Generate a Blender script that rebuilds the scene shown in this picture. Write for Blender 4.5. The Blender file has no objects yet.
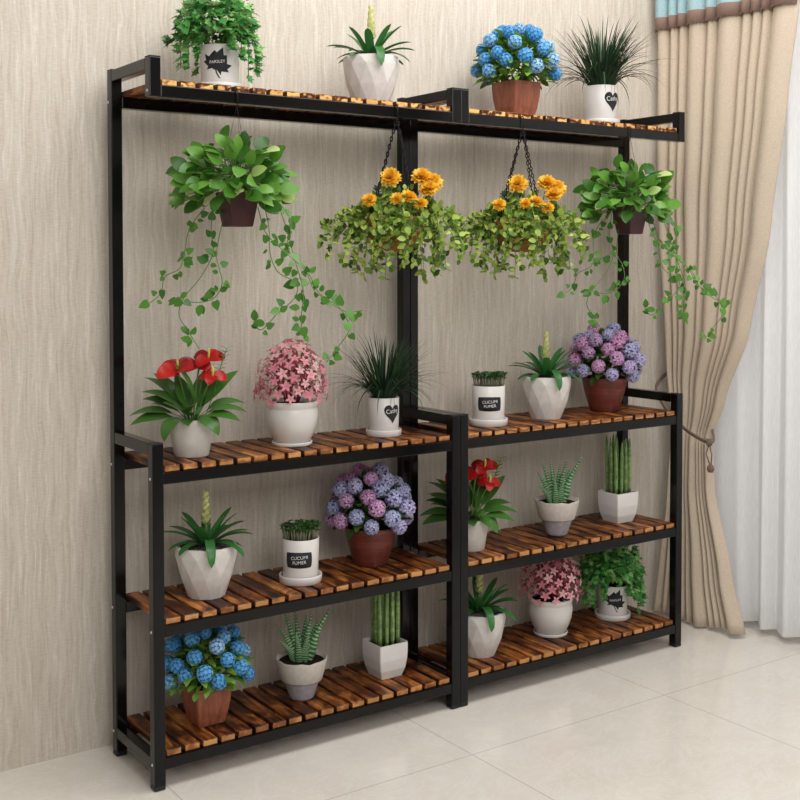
import bpy, bmesh, math, random
from mathutils import Vector, Matrix, Euler

random.seed(7)
PI = math.pi
C = bpy.context.scene.collection
scene = bpy.context.scene

# ------------------------------------------------------------------ camera
cam_data = bpy.data.cameras.new('camera')
cam = bpy.data.objects.new('camera', cam_data)
C.objects.link(cam)
cam.location = (-1.0529, -2.4998, 1.2278)
cam.rotation_euler = (PI / 2 - 0.0320, 0.0009, -0.6098)
cam_data.sensor_width = 36.0
cam_data.lens = 1161.49 / 800 * 36.0
cam_data.shift_y = (299.57 - 400) / 800
cam_data.clip_start = 0.05
scene.camera = cam

# ------------------------------------------------------------------ world, lights, exposure
world = bpy.data.worlds.new('world')
scene.world = world
world.use_nodes = True
bg = world.node_tree.nodes['Background']
bg.inputs[0].default_value = (1.0, 0.985, 0.96, 1)
bg.inputs[1].default_value = 0.25


def area_light(name, loc, target, sx, sy, energy, color):
    l = bpy.data.lights.new(name, 'AREA')
    l.shape = 'RECTANGLE'
    l.size, l.size_y, l.energy, l.color = sx, sy, energy, color
    o = bpy.data.objects.new(name, l)
    C.objects.link(o)
    o.location = loc
    o.rotation_euler = (Vector(target) - Vector(loc)).to_track_quat('-Z', 'Y').to_euler()
    return o


area_light('ceiling_light', (0.85, -0.85, 2.85), (0.7, -0.2, 0.0), 2.4, 1.1, 46, (1.0, 0.985, 0.965))
area_light('window_daylight', (3.5, -0.8, 1.4), (1.5, -0.7, 1.2), 3.2, 2.8, 80, (0.98, 0.985, 1.0))
area_light('front_fill', (-0.3, -3.2, 2.6), (0.2, 0.3, 0.7), 2.4, 1.5, 54, (1.0, 0.985, 0.965))  # added fill, no real lamp: lifts the wall and greys the post fronts

scene.view_settings.view_transform = 'Standard'
scene.view_settings.look = 'None'
scene.view_settings.gamma = 1.0
scene.view_settings.use_curve_mapping = False
scene.view_settings.exposure = 0.0


# ------------------------------------------------------------------ material helpers
def lin(c):
    return tuple(((x / 255) / 12.92 if x / 255 <= 0.04045 else ((x / 255 + 0.055) / 1.055) ** 2.4) for x in c) + (1.0,)


class NT:
    def __init__(self, name):
        self.m = bpy.data.materials.new(name)
        self.m.use_nodes = True
        self.t = self.m.node_tree
        self.b = self.t.nodes['Principled BSDF']
        self.out = self.t.nodes['Material Output']

    def n(self, typ, **kw):
        nd = self.t.nodes.new(typ)
        for k, v in kw.items():
            if k in ('i',):
                for a, b in v.items():
                    nd.inputs[a].default_value = b
            else:
                setattr(nd, k, v)
        return nd

    def l(self, a, b):
        self.t.links.new(a, b)

    def ramp(self, fac, stops, interp='LINEAR'):
        r = self.n('ShaderNodeValToRGB')
        r.color_ramp.interpolation = interp
        e = r.color_ramp.elements
        while len(e) < len(stops):
            e.new(0.5)
        for k, (p, c) in enumerate(stops):
            e[k].position = p
            e[k].color = c
        self.l(fac, r.inputs[0])
        return r.outputs[0]

    def math(self, op, a, b=None):
        m = self.n('ShaderNodeMath', operation=op)
        for k, v in enumerate((a, b)):
            if v is None:
                continue
            if isinstance(v, (int, float)):
                m.inputs[k].default_value = v
            else:
                self.l(v, m.inputs[k])
        return m.outputs[0]

    def noise(self, scale, detail=3, vec=None, rough=0.5, dist=0.0):
        nd = self.n('ShaderNodeTexNoise')
        nd.inputs['Scale'].default_value = scale
        nd.inputs['Detail'].default_value = detail
        nd.inputs['Roughness'].default_value = rough
        nd.inputs['Distortion'].default_value = dist
        if vec is not None:
            self.l(vec, nd.inputs['Vector'])
        return nd.outputs[0]

    def coords(self, scale=(1, 1, 1), kind='Object', loc=None):
        tc = self.n('ShaderNodeTexCoord')
        mp = self.n('ShaderNodeMapping')
        mp.inputs['Scale'].default_value = scale
        self.l(tc.outputs[kind], mp.inputs['Vector'])
        if loc is not None:
            self.l(loc, mp.inputs['Location'])
        return mp.outputs[0]

    def mix(self, fac, a, b, mode='MIX'):
        m = self.n('ShaderNodeMix', data_type='RGBA', blend_type=mode)
        for s, v in ((m.inputs[0], fac), (m.inputs[6], a), (m.inputs[7], b)):
            if isinstance(v, (int, float, tuple)):
                s.default_value = v
            else:
                self.l(v, s)
        return m.outputs[2]

    def bump(self, h, strength=0.2, dist=0.002):
        b = self.n('ShaderNodeBump')
        b.inputs['Strength'].default_value = strength
        b.inputs['Distance'].default_value = dist
        self.l(h, b.inputs['Height'])
        self.l(b.outputs[0], self.b.inputs['Normal'])


def plain(name, rgb, rough=0.5, metallic=0.0, var=0.06, scale=30.0, spec=0.5, bump=0.0):
    t = NT(name)
    c = lin(rgb)
    f = t.noise(scale, 4, t.coords())
    lo = tuple(x * (1 - var) for x in c[:3]) + (1,)
    hi = tuple(min(1, x * (1 + var)) for x in c[:3]) + (1,)
    t.l(t.ramp(f, [(0.3, lo), (0.7, hi)]), t.b.inputs['Base Color'])
    t.b.inputs['Roughness'].default_value = rough
    t.b.inputs['Metallic'].default_value = metallic
    t.b.inputs['Specular IOR Level'].default_value = spec
    if bump:
        t.bump(f, bump)
    return t.m


def leafmat(name, stops, rough=0.42, trans=0.25, by_object=False, spec=0.4):
    """leaf or petal: colour varies from leaf to leaf, a little light passes through"""
    t = NT(name)
    if by_object:
        r = t.n('ShaderNodeObjectInfo').outputs['Random']
    else:
        r = t.n('ShaderNodeNewGeometry').outputs['Random Per Island']
    base = t.ramp(r, [(p, lin(c)) for p, c in stops])
    f = t.noise(60, 3, t.coords())
    col = t.mix(t.math('MULTIPLY', f, 0.5), base, (0.72, 0.72, 0.68, 1), 'MULTIPLY')
    t.l(col, t.b.inputs['Base Color'])
    t.b.inputs['Roughness'].default_value = rough
    t.b.inputs['Specular IOR Level'].default_value = spec
    if trans > 0:
        tr = t.n('ShaderNodeBsdfTranslucent')
        t.l(col, tr.inputs['Color'])
        mx = t.n('ShaderNodeMixShader')
        mx.inputs[0].default_value = trans
        t.l(t.b.outputs[0], mx.inputs[1])
        t.l(tr.outputs[0], mx.inputs[2])
        t.l(mx.outputs[0], t.out.inputs['Surface'])
    return t.m


M = {}


def make_wallpaper():
    t = NT('wallpaper')
    warp = t.noise(6.0, 2, t.coords((1, 1, 1.2)))
    sep = t.n('ShaderNodeCombineXYZ')
    t.l(t.math('MULTIPLY', warp, 2.4), sep.inputs[0])

    def threads(scale, width, amount):
        q = t.noise(1.0, 1, t.coords(scale, 'Object', sep.outputs[0]), 0.5, 0.15)
        d = t.math('ABSOLUTE', t.math('SUBTRACT', t.math('FRACT', t.math('MULTIPLY', q, 5.0)), 0.5))
        e = t.math('MAXIMUM', t.math('SUBTRACT', 1.0, t.math('MULTIPLY', d, 1.0 / width)), 0.0)
        return t.math('MULTIPLY', e, amount)
    a = t.noise(1.0, 4, t.coords((125, 125, 7.0), 'Object', sep.outputs[0]), 0.6, 0.4)
    h = t.noise(1.0, 2, t.coords((60, 60, 330)))
    th = t.math('ADD', threads((42, 42, 1.3), 0.2, 0.075), threads((75, 75, 2.6), 0.25, 0.06))
    s = t.math('ADD', t.math('MULTIPLY', a, 0.62), t.math('MULTIPLY', h, 0.34))
    s = t.math('ADD', s, th)
    col = t.ramp(s, [(0.34, lin((186, 175, 160))), (0.46, lin((200, 190, 176))), (0.58, lin((209, 200, 187))), (0.72, lin((224, 216, 205)))])
    t.l(col, t.b.inputs['Base Color'])
    t.b.inputs['Roughness'].default_value = 0.75
    t.b.inputs['Specular IOR Level'].default_value = 0.2
    t.bump(s, 0.25, 0.003)
    return t.m


def make_floor():
    t = NT('floor_tile')
    tc = t.n('ShaderNodeTexCoord')
    sx = t.n('ShaderNodeSeparateXYZ')
    t.l(tc.outputs['Object'], sx.inputs[0])

    def joint(o, off):
        q = t.math('DIVIDE', t.math('SUBTRACT', o, off), 0.695)
        fr = t.math('FRACT', t.math('ADD', q, 20.0))
        d = t.math('MINIMUM', fr, t.math('SUBTRACT', 1.0, fr))
        return t.math('LESS_THAN', d, 0.0026)
    j = t.math('MAXIMUM', joint(sx.outputs[0], 0.732), joint(sx.outputs[1], -0.258))
    cl = t.noise(3.5, 5, t.coords((1, 1, 1)), 0.6, 0.8)
    col = t.ramp(cl, [(0.3, lin((221, 213, 201))), (0.55, lin((226, 219, 208))), (0.75, lin((230, 224, 214)))])
    ve = t.noise(7.0, 6, t.coords((1.0, 1.6, 1)), 0.7, 1.8)
    vm = t.math('SUBTRACT', 1.0, t.math('MULTIPLY', t.math('ABSOLUTE', t.math('SUBTRACT', ve, 0.5)), 26.0))
    vm = t.math('MULTIPLY', t.math('MAXIMUM', vm, 0.0), 0.35)
    col = t.mix(vm, col, lin((240, 237, 231)))
    col = t.mix(t.math('MULTIPLY', j, 0.55), col, lin((168, 158, 146)))
    t.l(col, t.b.inputs['Base Color'])
    t.b.inputs['Roughness'].default_value = 0.11
    t.b.inputs['Specular IOR Level'].default_value = 0.5
    return t.m


def make_wood(end=False, burnt=False):
    t = NT(('burnt_slat_end' if burnt else 'slat_end_grain') if end else 'charred_slat_wood')
    geo = t.n('ShaderNodeNewGeometry')
    obi = t.n('ShaderNodeObjectInfo')
    r = t.math('ADD', geo.outputs['Random Per Island'], t.math('MULTIPLY', obi.outputs['Random'], 3.7))
    off = t.n('ShaderNodeCombineXYZ')
    t.l(t.math('MULTIPLY', r, 37.0), off.inputs[0])
    t.l(t.math('MULTIPLY', r, 91.0), off.inputs[1])
    if end:
        v = t.coords((42, 1, 60), 'Object', off.outputs[0])
        w = t.n('ShaderNodeTexWave', wave_type='RINGS')
        w.inputs['Scale'].default_value = 0.7
        w.inputs['Distortion'].default_value = 7.0 if burnt else 4.0
        w.inputs['Detail'].default_value = 2.0
        w.inputs['Detail Scale'].default_value = 1.2
        t.l(v, w.inputs['Vector'])
        if burnt:
            stops = [(0.0, lin((54, 28, 14))), (0.3, lin((132, 78, 38))), (0.5, lin((196, 138, 76))), (0.85, lin((238, 190, 116)))]
        else:
            stops = [(0.0, lin((140, 86, 44))), (0.4, lin((178, 120, 68))), (0.85, lin((206, 150, 92)))]
        col = t.ramp(w.outputs['Fac'], stops)
        tone = t.ramp(geo.outputs['Random Per Island'], [(0, (0.72, 0.66, 0.6, 1)), (1, (1, 1, 1, 1))])
        col = t.mix(1.0, col, tone, 'MULTIPLY')
    else:
        v = t.coords((46, 5.0, 46), 'Object', off.outputs[0])
        a = t.noise(1.0, 5, v, 0.62, 1.2)
        v2 = t.coords((14, 6.5, 14), 'Object', off.outputs[0])
        burn = t.noise(1.0, 3, v2, 0.6, 1.5)
        grain = t.ramp(a, [(0.30, lin((64, 34, 16))), (0.43, lin((128, 74, 34))), (0.56, lin((182, 116, 56))), (0.72, lin((222, 158, 88)))])
        bm_ = t.ramp(burn, [(0.42, (0.13, 0.09, 0.07, 1)), (0.52, (0.55, 0.45, 0.38, 1)), (0.62, (1, 1, 1, 1))])
        col = t.mix(1.0, grain, bm_, 'MULTIPLY')
        tone = t.ramp(geo.outputs['Random Per Island'], [(0, (0.68, 0.6, 0.54, 1)), (0.5, (0.88, 0.84, 0.8, 1)), (1, (1, 1, 1, 1))])
        col = t.mix(1.0, col, tone, 'MULTIPLY')
        t.bump(a, 0.25, 0.002)
    t.l(col, t.b.inputs['Base Color'])
    t.b.inputs['Roughness'].default_value = 0.42
    t.b.inputs['Specular IOR Level'].default_value = 0.35
    return t.m


def make_fabric(name, rgb, bands=False):
    t = NT(name)
    f = t.noise(1.0, 3, t.coords((700, 700, 160)), 0.6)
    g = t.noise(1.0, 3, t.coords((160, 160, 800)), 0.6)
    s = t.math('ADD', t.math('MULTIPLY', f, 0.5), t.math('MULTIPLY', g, 0.5))

    def tone(c):
        l_ = lin(c)
        return t.ramp(s, [(0.35, tuple(x * 0.82 for x in l_[:3]) + (1,)), (0.65, tuple(min(1, x * 1.12) for x in l_[:3]) + (1,))])
    col = tone(rgb)
    if bands:
        tc = t.n('ShaderNodeTexCoord')
        sx = t.n('ShaderNodeSeparateXYZ')
        t.l(tc.outputs['Object'], sx.inputs[0])
        z = sx.outputs[2]
        blue = t.math('MULTIPLY', t.math('GREATER_THAN', z, 2.062), t.math('LESS_THAN', z, 2.122))
        col = t.mix(blue, col, tone((160, 190, 196)))
    t.l(col, t.b.inputs['Base Color'])
    t.b.inputs['Roughness'].default_value = 0.9
    t.b.inputs['Specular IOR Level'].default_value = 0.1
    t.b.inputs['Sheen Weight'].default_value = 0.15
    t.bump(s, 0.15, 0.001)
    return t.m


def make_sheer():
    t = NT('sheer_voile')
    f = t.noise(1.0, 2, t.coords((500, 500, 30)))
    col = t.ramp(f, [(0.3, lin((226, 224, 222))), (0.7, lin((238, 237, 236)))])
    d = t.n('ShaderNodeBsdfDiffuse')
    tr = t.n('ShaderNodeBsdfTranslucent')
    tp = t.n('ShaderNodeBsdfTransparent')
    t.l(col, d.inputs[0])
    t.l(col, tr.inputs[0])
    m1 = t.n('ShaderNodeMixShader')
    m1.inputs[0].default_value = 0.32
    t.l(d.outputs[0], m1.inputs[1])
    t.l(tr.outputs[0], m1.inputs[2])
    m2 = t.n('ShaderNodeMixShader')
    m2.inputs[0].default_value = 0.10
    t.l(m1.outputs[0], m2.inputs[1])
    t.l(tp.outputs[0], m2.inputs[2])
    t.l(m2.outputs[0], t.out.inputs['Surface'])
    return t.m


def make_glass():
    t = NT('window_glass')
    g = t.n('ShaderNodeBsdfGlossy')
    g.inputs['Roughness'].default_value = 0.02
    tp = t.n('ShaderNodeBsdfTransparent')
    fr = t.n('ShaderNodeFresnel')
    mx = t.n('ShaderNodeMixShader')
    t.l(fr.outputs[0], mx.inputs[0])
    t.l(tp.outputs[0], mx.inputs[1])
    t.l(g.outputs[0], mx.inputs[2])
    t.l(mx.outputs[0], t.out.inputs['Surface'])
    return t.m


def make_haworthia_leaf():
    t = NT('banded_succulent')
    uv = t.n('ShaderNodeUVMap')
    sp = t.n('ShaderNodeSeparateXYZ')
    t.l(uv.outputs[0], sp.inputs[0])
    wob = t.noise(90, 2, t.coords())
    ph = t.math('ADD', t.math('MULTIPLY', sp.outputs[1], 15.0), t.math('MULTIPLY', wob, 0.9))
    fr = t.math('FRACT', ph)
    band = t.math('LESS_THAN', fr, 0.36)
    r = t.n('ShaderNodeNewGeometry').outputs['Random Per Island']
    base = t.ramp(r, [(0, lin((32, 76, 38))), (1, lin((64, 120, 62)))])
    col = t.mix(t.math('MULTIPLY', band, 0.75), base, lin((176, 208, 168)))
    t.l(col, t.b.inputs['Base Color'])
    t.b.inputs['Roughness'].default_value = 0.4
    return t.m


def make_snake_leaf():
    t = NT('spear_leaf')
    f = t.noise(1.0, 4, t.coords((60, 60, 90)), 0.6, 1.0)
    s = t.noise(1.0, 2, t.coords((240, 240, 3)))
    r = t.n('ShaderNodeObjectInfo').outputs['Random']
    k = t.math('ADD', t.math('MULTIPLY', f, 0.5), t.math('MULTIPLY', s, 0.5))
    col = t.ramp(k, [(0.36, lin((74, 108, 58))), (0.5, lin((122, 154, 88))), (0.64, lin((176, 196, 136)))])
    col = t.mix(1.0, col, t.ramp(r, [(0, (0.7, 0.75, 0.66, 1)), (1, (1, 1, 1, 1))]), 'MULTIPLY')
    t.l(col, t.b.inputs['Base Color'])
    t.b.inputs['Roughness'].default_value = 0.42
    return t.m


def make_woodpot():
    t = NT('brown_wood_pot')
    a = t.noise(1.0, 4, t.coords((70, 70, 9)), 0.6, 0.8)
    t.l(t.ramp(a, [(0.3, lin((120, 64, 44))), (0.6, lin((160, 92, 66))), (0.8, lin((178, 110, 82)))]), t.b.inputs['Base Color'])
    t.b.inputs['Roughness'].default_value = 0.5
    t.bump(a, 0.15, 0.001)
    return t.m


def make_redpot():
    t = NT('red_clay')
    f = t.noise(1.0, 3, t.coords((12, 12, 260)), 0.6)
    t.l(t.ramp(f, [(0.3, lin((92, 40, 33))), (0.7, lin((124, 60, 48)))]), t.b.inputs['Base Color'])
    t.b.inputs['Roughness'].default_value = 0.42
    t.bump(f, 0.5, 0.002)
    return t.m


M['metal'] = plain('black_powder_coat', (10, 10, 10), 0.16, 0.0, 0.10, 200, 0.32)
M['metal_hang'] = plain('black_wire', (22, 22, 22), 0.4, 0.6)
M['bolt'] = plain('bolt_steel', (205, 205, 205), 0.3, 0.9)
M['plastic'] = plain('black_plastic', (18, 18, 18), 0.45)
M['wall'] = make_wallpaper()
M['floor'] = make_floor()
M['wood'] = make_wood()
M['wood_end'] = make_wood(True)
M['wood_end_burnt'] = make_wood(True, True)
M['curtain'] = make_fabric('beige_linen', (203, 187, 167))
M['valance'] = make_fabric('banded_valance', (150, 124, 112), True)
M['cord'] = make_fabric('brown_cord', (120, 98, 86))
M['sheer'] = make_sheer()
M['glass'] = make_glass()
M['frame'] = plain('window_frame_dark', (52, 48, 46), 0.4)
M['white'] = plain('white_ceramic', (224, 220, 215), 0.32, 0, 0.03, 20)
M['matte_white'] = plain('matte_white_ceramic', (214, 208, 200), 0.6, 0, 0.07, 40, 0.3)
M['facet'] = plain('faceted_white_ceramic', (218, 212, 207), 0.55, 0, 0.06, 60, 0.3)
M['square_white'] = plain('gloss_white_ceramic', (232, 229, 226), 0.22, 0, 0.02, 15)
M['cream'] = plain('cream_clay', (196, 188, 178), 0.7, 0, 0.08, 80, 0.25, 0.1)
M['grey_clay'] = plain('grey_violet_clay', (164, 158, 163), 0.7, 0, 0.16, 70, 0.25, 0.3)
M['woodpot'] = make_woodpot()
M['redpot'] = make_redpot()
M['maroon'] = plain('dark_maroon_plastic', (62, 26, 27), 0.4, 0, 0.2, 40)
M['coir'] = plain('coir_fibre', (140, 96, 54), 0.9, 0, 0.35, 160, 0.1, 0.8)
M['soil'] = plain('soil', (42, 32, 26), 0.95, 0, 0.4, 150, 0.1, 0.8)
M['gravel'] = plain('grey_gravel', (124, 122, 118), 0.9, 0, 0.45, 160, 0.2, 0.8)
M['chalk'] = plain('chalkboard', (46, 46, 49), 0.7, 0, 0.12, 80, 0.2)
M['chalk_white'] = plain('chalk_white', (222, 222, 220), 0.8, 0, 0.05)
M['stem'] = plain('green_stem', (96, 132, 62), 0.5, 0, 0.15)
M['stem_pale'] = plain('pale_stem', (146, 148, 120), 0.6, 0, 0.15)
M['brom'] = leafmat('rosette_leaf', [(0, (38, 90, 48)), (0.6, (62, 122, 62)), (1, (98, 152, 84))], 0.35, 0.15)
M['spike'] = leafmat('yellow_bract', [(0, (222, 224, 144)), (1, (246, 246, 196))], 0.5, 0.2)
M['haw'] = make_haworthia_leaf()
M['snake'] = make_snake_leaf()
M['lilyleaf'] = leafmat('broad_green_leaf', [(0, (38, 76, 32)), (0.5, (66, 112, 46)), (1, (108, 156, 74))], 0.3, 0.2)
M['red'] = leafmat('red_petal', [(0, (120, 10, 14)), (0.5, (178, 20, 22)), (1, (206, 38, 30))], 0.35, 0.15)
M['spadix'] = plain('yellow_spadix', (206, 190, 90), 0.6)
M['grass'] = leafmat('dark_grass', [(0, (18, 42, 24)), (0.6, (30, 62, 34)), (1, (58, 92, 52))], 0.5, 0.1)
M['pink'] = leafmat('pink_petal', [(0, (222, 128, 146)), (0.5, (238, 160, 172)), (1, (250, 196, 200))], 0.5, 0.2, True)
M['pink_dark'] = leafmat('deep_pink_bud', [(0, (130, 50, 62)), (0.5, (190, 92, 108)), (0.85, (222, 136, 150)), (1, (130, 126, 64))], 0.55, 0.2)
M['cress'] = leafmat('cress_leaf', [(0, (38, 84, 38)), (1, (80, 132, 62))], 0.45, 0.15)
M['purple'] = leafmat('lilac_petal', [(0, (182, 190, 230)), (0.4, (200, 194, 234)), (0.6, (216, 174, 218)), (1, (230, 168, 212))], 0.55, 0.2, True)
M['purple_core'] = plain('lilac_core', (104, 82, 124), 0.8)
M['blue'] = leafmat('blue_petal', [(0, (78, 162, 222)), (0.6, (106, 184, 236)), (1, (174, 214, 242))], 0.55, 0.2, True)
M['blue_core'] = plain('blue_core', (60, 124, 190), 0.8)
M['hydleaf'] = leafmat('hydrangea_leaf', [(0, (40, 76, 26)), (1, (82, 124, 40))], 0.5, 0.2)
M['blueleaf'] = leafmat('bright_leaf', [(0, (70, 116, 34)), (1, (138, 180, 66))], 0.5, 0.25)
M['ivy'] = leafmat('ivy_leaf', [(0, (40, 104, 44)), (0.55, (86, 158, 74)), (1, (166, 212, 132))], 0.4, 0.25)
M['pothos'] = leafmat('pothos_leaf', [(0, (44, 88, 26)), (0.5, (80, 134, 44)), (0.92, (120, 172, 72)), (0.93, (188, 208, 128)), (1, (200, 216, 150))], 0.32, 0.22)
M['pothos_small'] = leafmat('pothos_vine_leaf', [(0, (58, 112, 36)), (1, (100, 156, 62))], 0.35, 0.25)
M['basketleaf'] = leafmat('yellow_green_leaf', [(0, (52, 86, 30)), (0.4, (122, 152, 54)), (1, (196, 212, 106))], 0.45, 0.3)
M['bluegreen'] = leafmat('grey_green_leaf', [(0, (84, 118, 92)), (1, (110, 140, 108))], 0.5, 0.2)
M['gold'] = leafmat('golden_petal', [(0, (244, 178, 24)), (1, (255, 218, 84))], 0.5, 0.25)


# ------------------------------------------------------------------ mesh helpers
class MB:
    def __init__(self):
        self.v, self.f, self.mi, self.uv = [], [], [], []

    def add(self, verts, faces, mat=0, uv=None):
        o = len(self.v)
        self.v += [tuple(x) for x in verts]
        self.uv += list(uv) if uv else [(0.0, 0.0)] * len(verts)
        self.f += [tuple(i + o for i in f) for f in faces]
        self.mi += [mat] * len(faces)

    def mesh(self, name, mats, smooth=True):
        me = bpy.data.meshes.new(name)
        me.from_pydata(self.v, [], self.f)
        if any(u != (0.0, 0.0) for u in self.uv):
            ul = me.uv_layers.new(name='UVMap')
            for lp in me.loops:
                ul.data[lp.index].uv = self.uv[lp.vertex_index]
        for m in (mats if isinstance(mats, (list, tuple)) else [mats]):
            me.materials.append(m)
        for p, k in zip(me.polygons, self.mi):
            p.material_index = k
            p.use_smooth = smooth
        me.update()
        return me

    def build(self, name, mats, parent=None, smooth=True, loc=None):
        o = bpy.data.objects.new(name, self.mesh(name, mats, smooth))
        C.objects.link(o)
        if parent:
            o.parent = parent
        if loc:
            o.location = loc
        return o


def bevel_box(mb, lo, hi, bev=0.0015, mat=0, seg=1):
    bm = bmesh.new()
    bmesh.ops.create_cube(bm, size=1.0)
    for v in bm.verts:
        v.co = Vector([(lo[k] + hi[k]) / 2 + v.co[k] * (hi[k] - lo[k]) for k in range(3)])
    if bev:
        bmesh.ops.bevel(bm, geom=bm.edges[:], offset=bev, segments=seg, affect='EDGES', profile=0.5)
    bm.verts.index_update()
    mb.add([v.co.copy() for v in bm.verts], [[v.index for v in f.verts] for f in bm.faces], mat)
    bm.free()


def lathe(mb, prof, seg=40, mat=0, cx=0, cy=0):
    vs, fs, idx = [], [], []
    for r, z in prof:
        if r < 1e-6:
            idx.append([len(vs)] * seg)
            vs.append((cx, cy, z))
        else:
            idx.append(list(range(len(vs), len(vs) + seg)))
            for k in range(seg):
                a = 2 * PI * k / seg
                vs.append((cx + r * math.cos(a), cy + r * math.sin(a), z))
    for i in range(len(prof) - 1):
        A, B = idx[i], idx[i + 1]
        for k in range(seg):
            q = [A[k], A[(k + 1) % seg], B[(k + 1) % seg], B[k]]
            q2 = []
            for x in q:
                if x not in q2:
                    q2.append(x)
            if len(q2) > 2:
                fs.append(q2)
    mb.add(vs, fs, mat)


def squarepot(mb, prof, n=4, mat=0):
    """rounded-square sections: prof holds (half side, z)"""
    ring = []
    per = 4 * n
    cr = 0.10
    base = []
    for c, (sx, sy) in enumerate(((1, 1), (-1, 1), (-1, -1), (1, -1))):
        a0 = PI / 2 * c
        for k in range(4):
            a = a0 + PI / 2 * k / 3
            base.append((sx * (1 - cr) + cr * math.cos(a), sy * (1 - cr) + cr * math.sin(a)))
    m = len(base)
    vs, fs = [], []
    for h, z in prof:
        for x, y in base:
            vs.append((x * h, y * h, z))
    for i in range(len(prof) - 1):
        for k in range(m):
            fs.append((i * m + k, i * m + (k + 1) % m, (i + 1) * m + (k + 1) % m, (i + 1) * m + k))
    fs.append(tuple(range(m))[::-1])
    fs.append(tuple((len(prof) - 1) * m + k for k in range(m)))
    mb.add(vs, fs, mat)


def tube(mb, pts, rad, seg=6, mat=0, closed=False):
    pts = [Vector(p) for p in pts]
    n = len(pts)
    rad = rad if isinstance(rad, (list, tuple)) else [rad] * n
    vs, fs = [], []
    ref = Vector((0.31, 0.17, 0.93))
    prev = None
    for i, p in enumerate(pts):
        a = pts[(i - 1) % n] if (closed or i > 0) else p
        b = pts[(i + 1) % n] if (closed or i < n - 1) else p
        d = (b - a).normalized()
        if prev is None:
            u = d.cross(ref)
            if u.length < 0.05:
                u = d.cross(Vector((1, 0, 0)))
        else:
            u = prev - d * prev.dot(d)
        u.normalize()
        prev = u
        w = d.cross(u)
        for k in range(seg):
            t = 2 * PI * k / seg
            vs.append(p + (u * math.cos(t) + w * math.sin(t)) * rad[i])
    last = n if closed else n - 1
    for i in range(last):
        for k in range(seg):
            j = (i + 1) % n
            fs.append((i * seg + k, i * seg + (k + 1) % seg, j * seg + (k + 1) % seg, j * seg + k))
    if not closed:
        fs.append(tuple(range(seg))[::-1])
        fs.append(tuple((n - 1) * seg + k for k in range(seg)))
    mb.add(vs, fs, mat)


def spline(pts, per=6):
    P = [Vector(p) for p in pts]
    P = [P[0] * 2 - P[1]] + P + [P[-1] * 2 - P[-2]]
    out = []
    for i in range(1, len(P) - 2):
        for k in range(per):
            t = k / per
            a, b, c, d = P[i - 1], P[i], P[i + 1], P[i + 2]
            out.append(0.5 * ((2 * b) + (c - a) * t + (2 * a - 5 * b + 4 * c - d) * t * t + (3 * b - a - 3 * c + d) * t ** 3))
    out.append(P[-2])
    return out


SHAPES = {
    'lance': lambda t: max(0.06, math.sin(PI * min(1, t ** 0.75)) ** 0.9) if t < 1 else 0.0,
    'strap': lambda t: (0.75 + 0.25 * math.sin(PI * t)) * (1.0 if t < 0.7 else max(0.0, 1 - ((t - 0.7) / 0.3) ** 2) ** 0.5),
    'oval': lambda t: max(0.05, math.sin(PI * t ** 0.8) ** 0.65) if t < 1 else 0.0,
    'blade': lambda t: (1 - t) ** 0.6 * (0.8 + 0.2 * math.sin(PI * t)),
    'taper': lambda t: max(0.0, 1 - t) ** 0.7 * (0.85 + 0.35 * math.sin(PI * min(1, t * 1.4)) if t < 0.72 else 0.85 + 0.0 * t),
    'stalk': lambda t: 0.07 if t < 0.3 else (max(0.06, math.sin(PI * ((t - 0.3) / 0.7) ** 0.72) ** 0.85) if t < 1 else 0.0),
}


def leaf(mb, p, d, L, W, droop=0.6, shape='lance', fold=0.15, n=7, roll=0.0, mat=0, nrm=None):
    p, d = Vector(p), Vector(d).normalized()
    side = d.cross(Vector(nrm) if nrm is not None else Vector((0, 0, 1)))
    if side.length < 0.05:
        side = Vector((random.uniform(-1, 1), random.uniform(-1, 1), 0.01))
        side -= d * side.dot(d)
    side.normalize()
    if roll:
        side = Matrix.Rotation(roll, 3, d) @ side
    nor = side.cross(d)
    a = droop / n
    fn = SHAPES[shape]
    vs, fs, uv = [], [], []
    for i in range(n + 1):
        t = i / n
        w = W / 2 * fn(t)
        vs += [p - side * w + nor * fold * w, p.copy(), p + side * w + nor * fold * w]
        uv += [(0, t + 0.001), (0.5, t + 0.001), (1, t + 0.001)]
        p = p + d * (L / n)
        d, nor = d * math.cos(a) - nor * math.sin(a), nor * math.cos(a) + d * math.sin(a)
    for i in range(n):
        o = i * 3
        fs += [(o, o + 1, o + 4, o + 3), (o + 1, o + 2, o + 5, o + 4)]
    mb.add(vs, fs, mat, uv)
    return p


def flat_leaf(mb, p, d, nrm, outline, size, mat=0, cup=0.15):
    """a leaf traced by an outline (x across, y along), lying in the plane of d and nrm"""
    p, d, nrm = Vector(p), Vector(d).normalized(), Vector(nrm)
    side = d.cross(nrm)
    if side.length < 1e-3:
        side = d.cross(Vector((0.3, 0.5, 0.8)))
    side.normalize()
    nrm = side.cross(d)
    vs = [p + d * size * 0.4]
    for x, y in outline:
        vs.append(p + side * x * size + d * y * size + nrm * cup * size * (x * x - 0.3 * y * y))
    k = len(outline)
    mb.add(vs, [(0, 1 + i, 1 + (i + 1) % k) for i in range(k)], mat)


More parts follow.
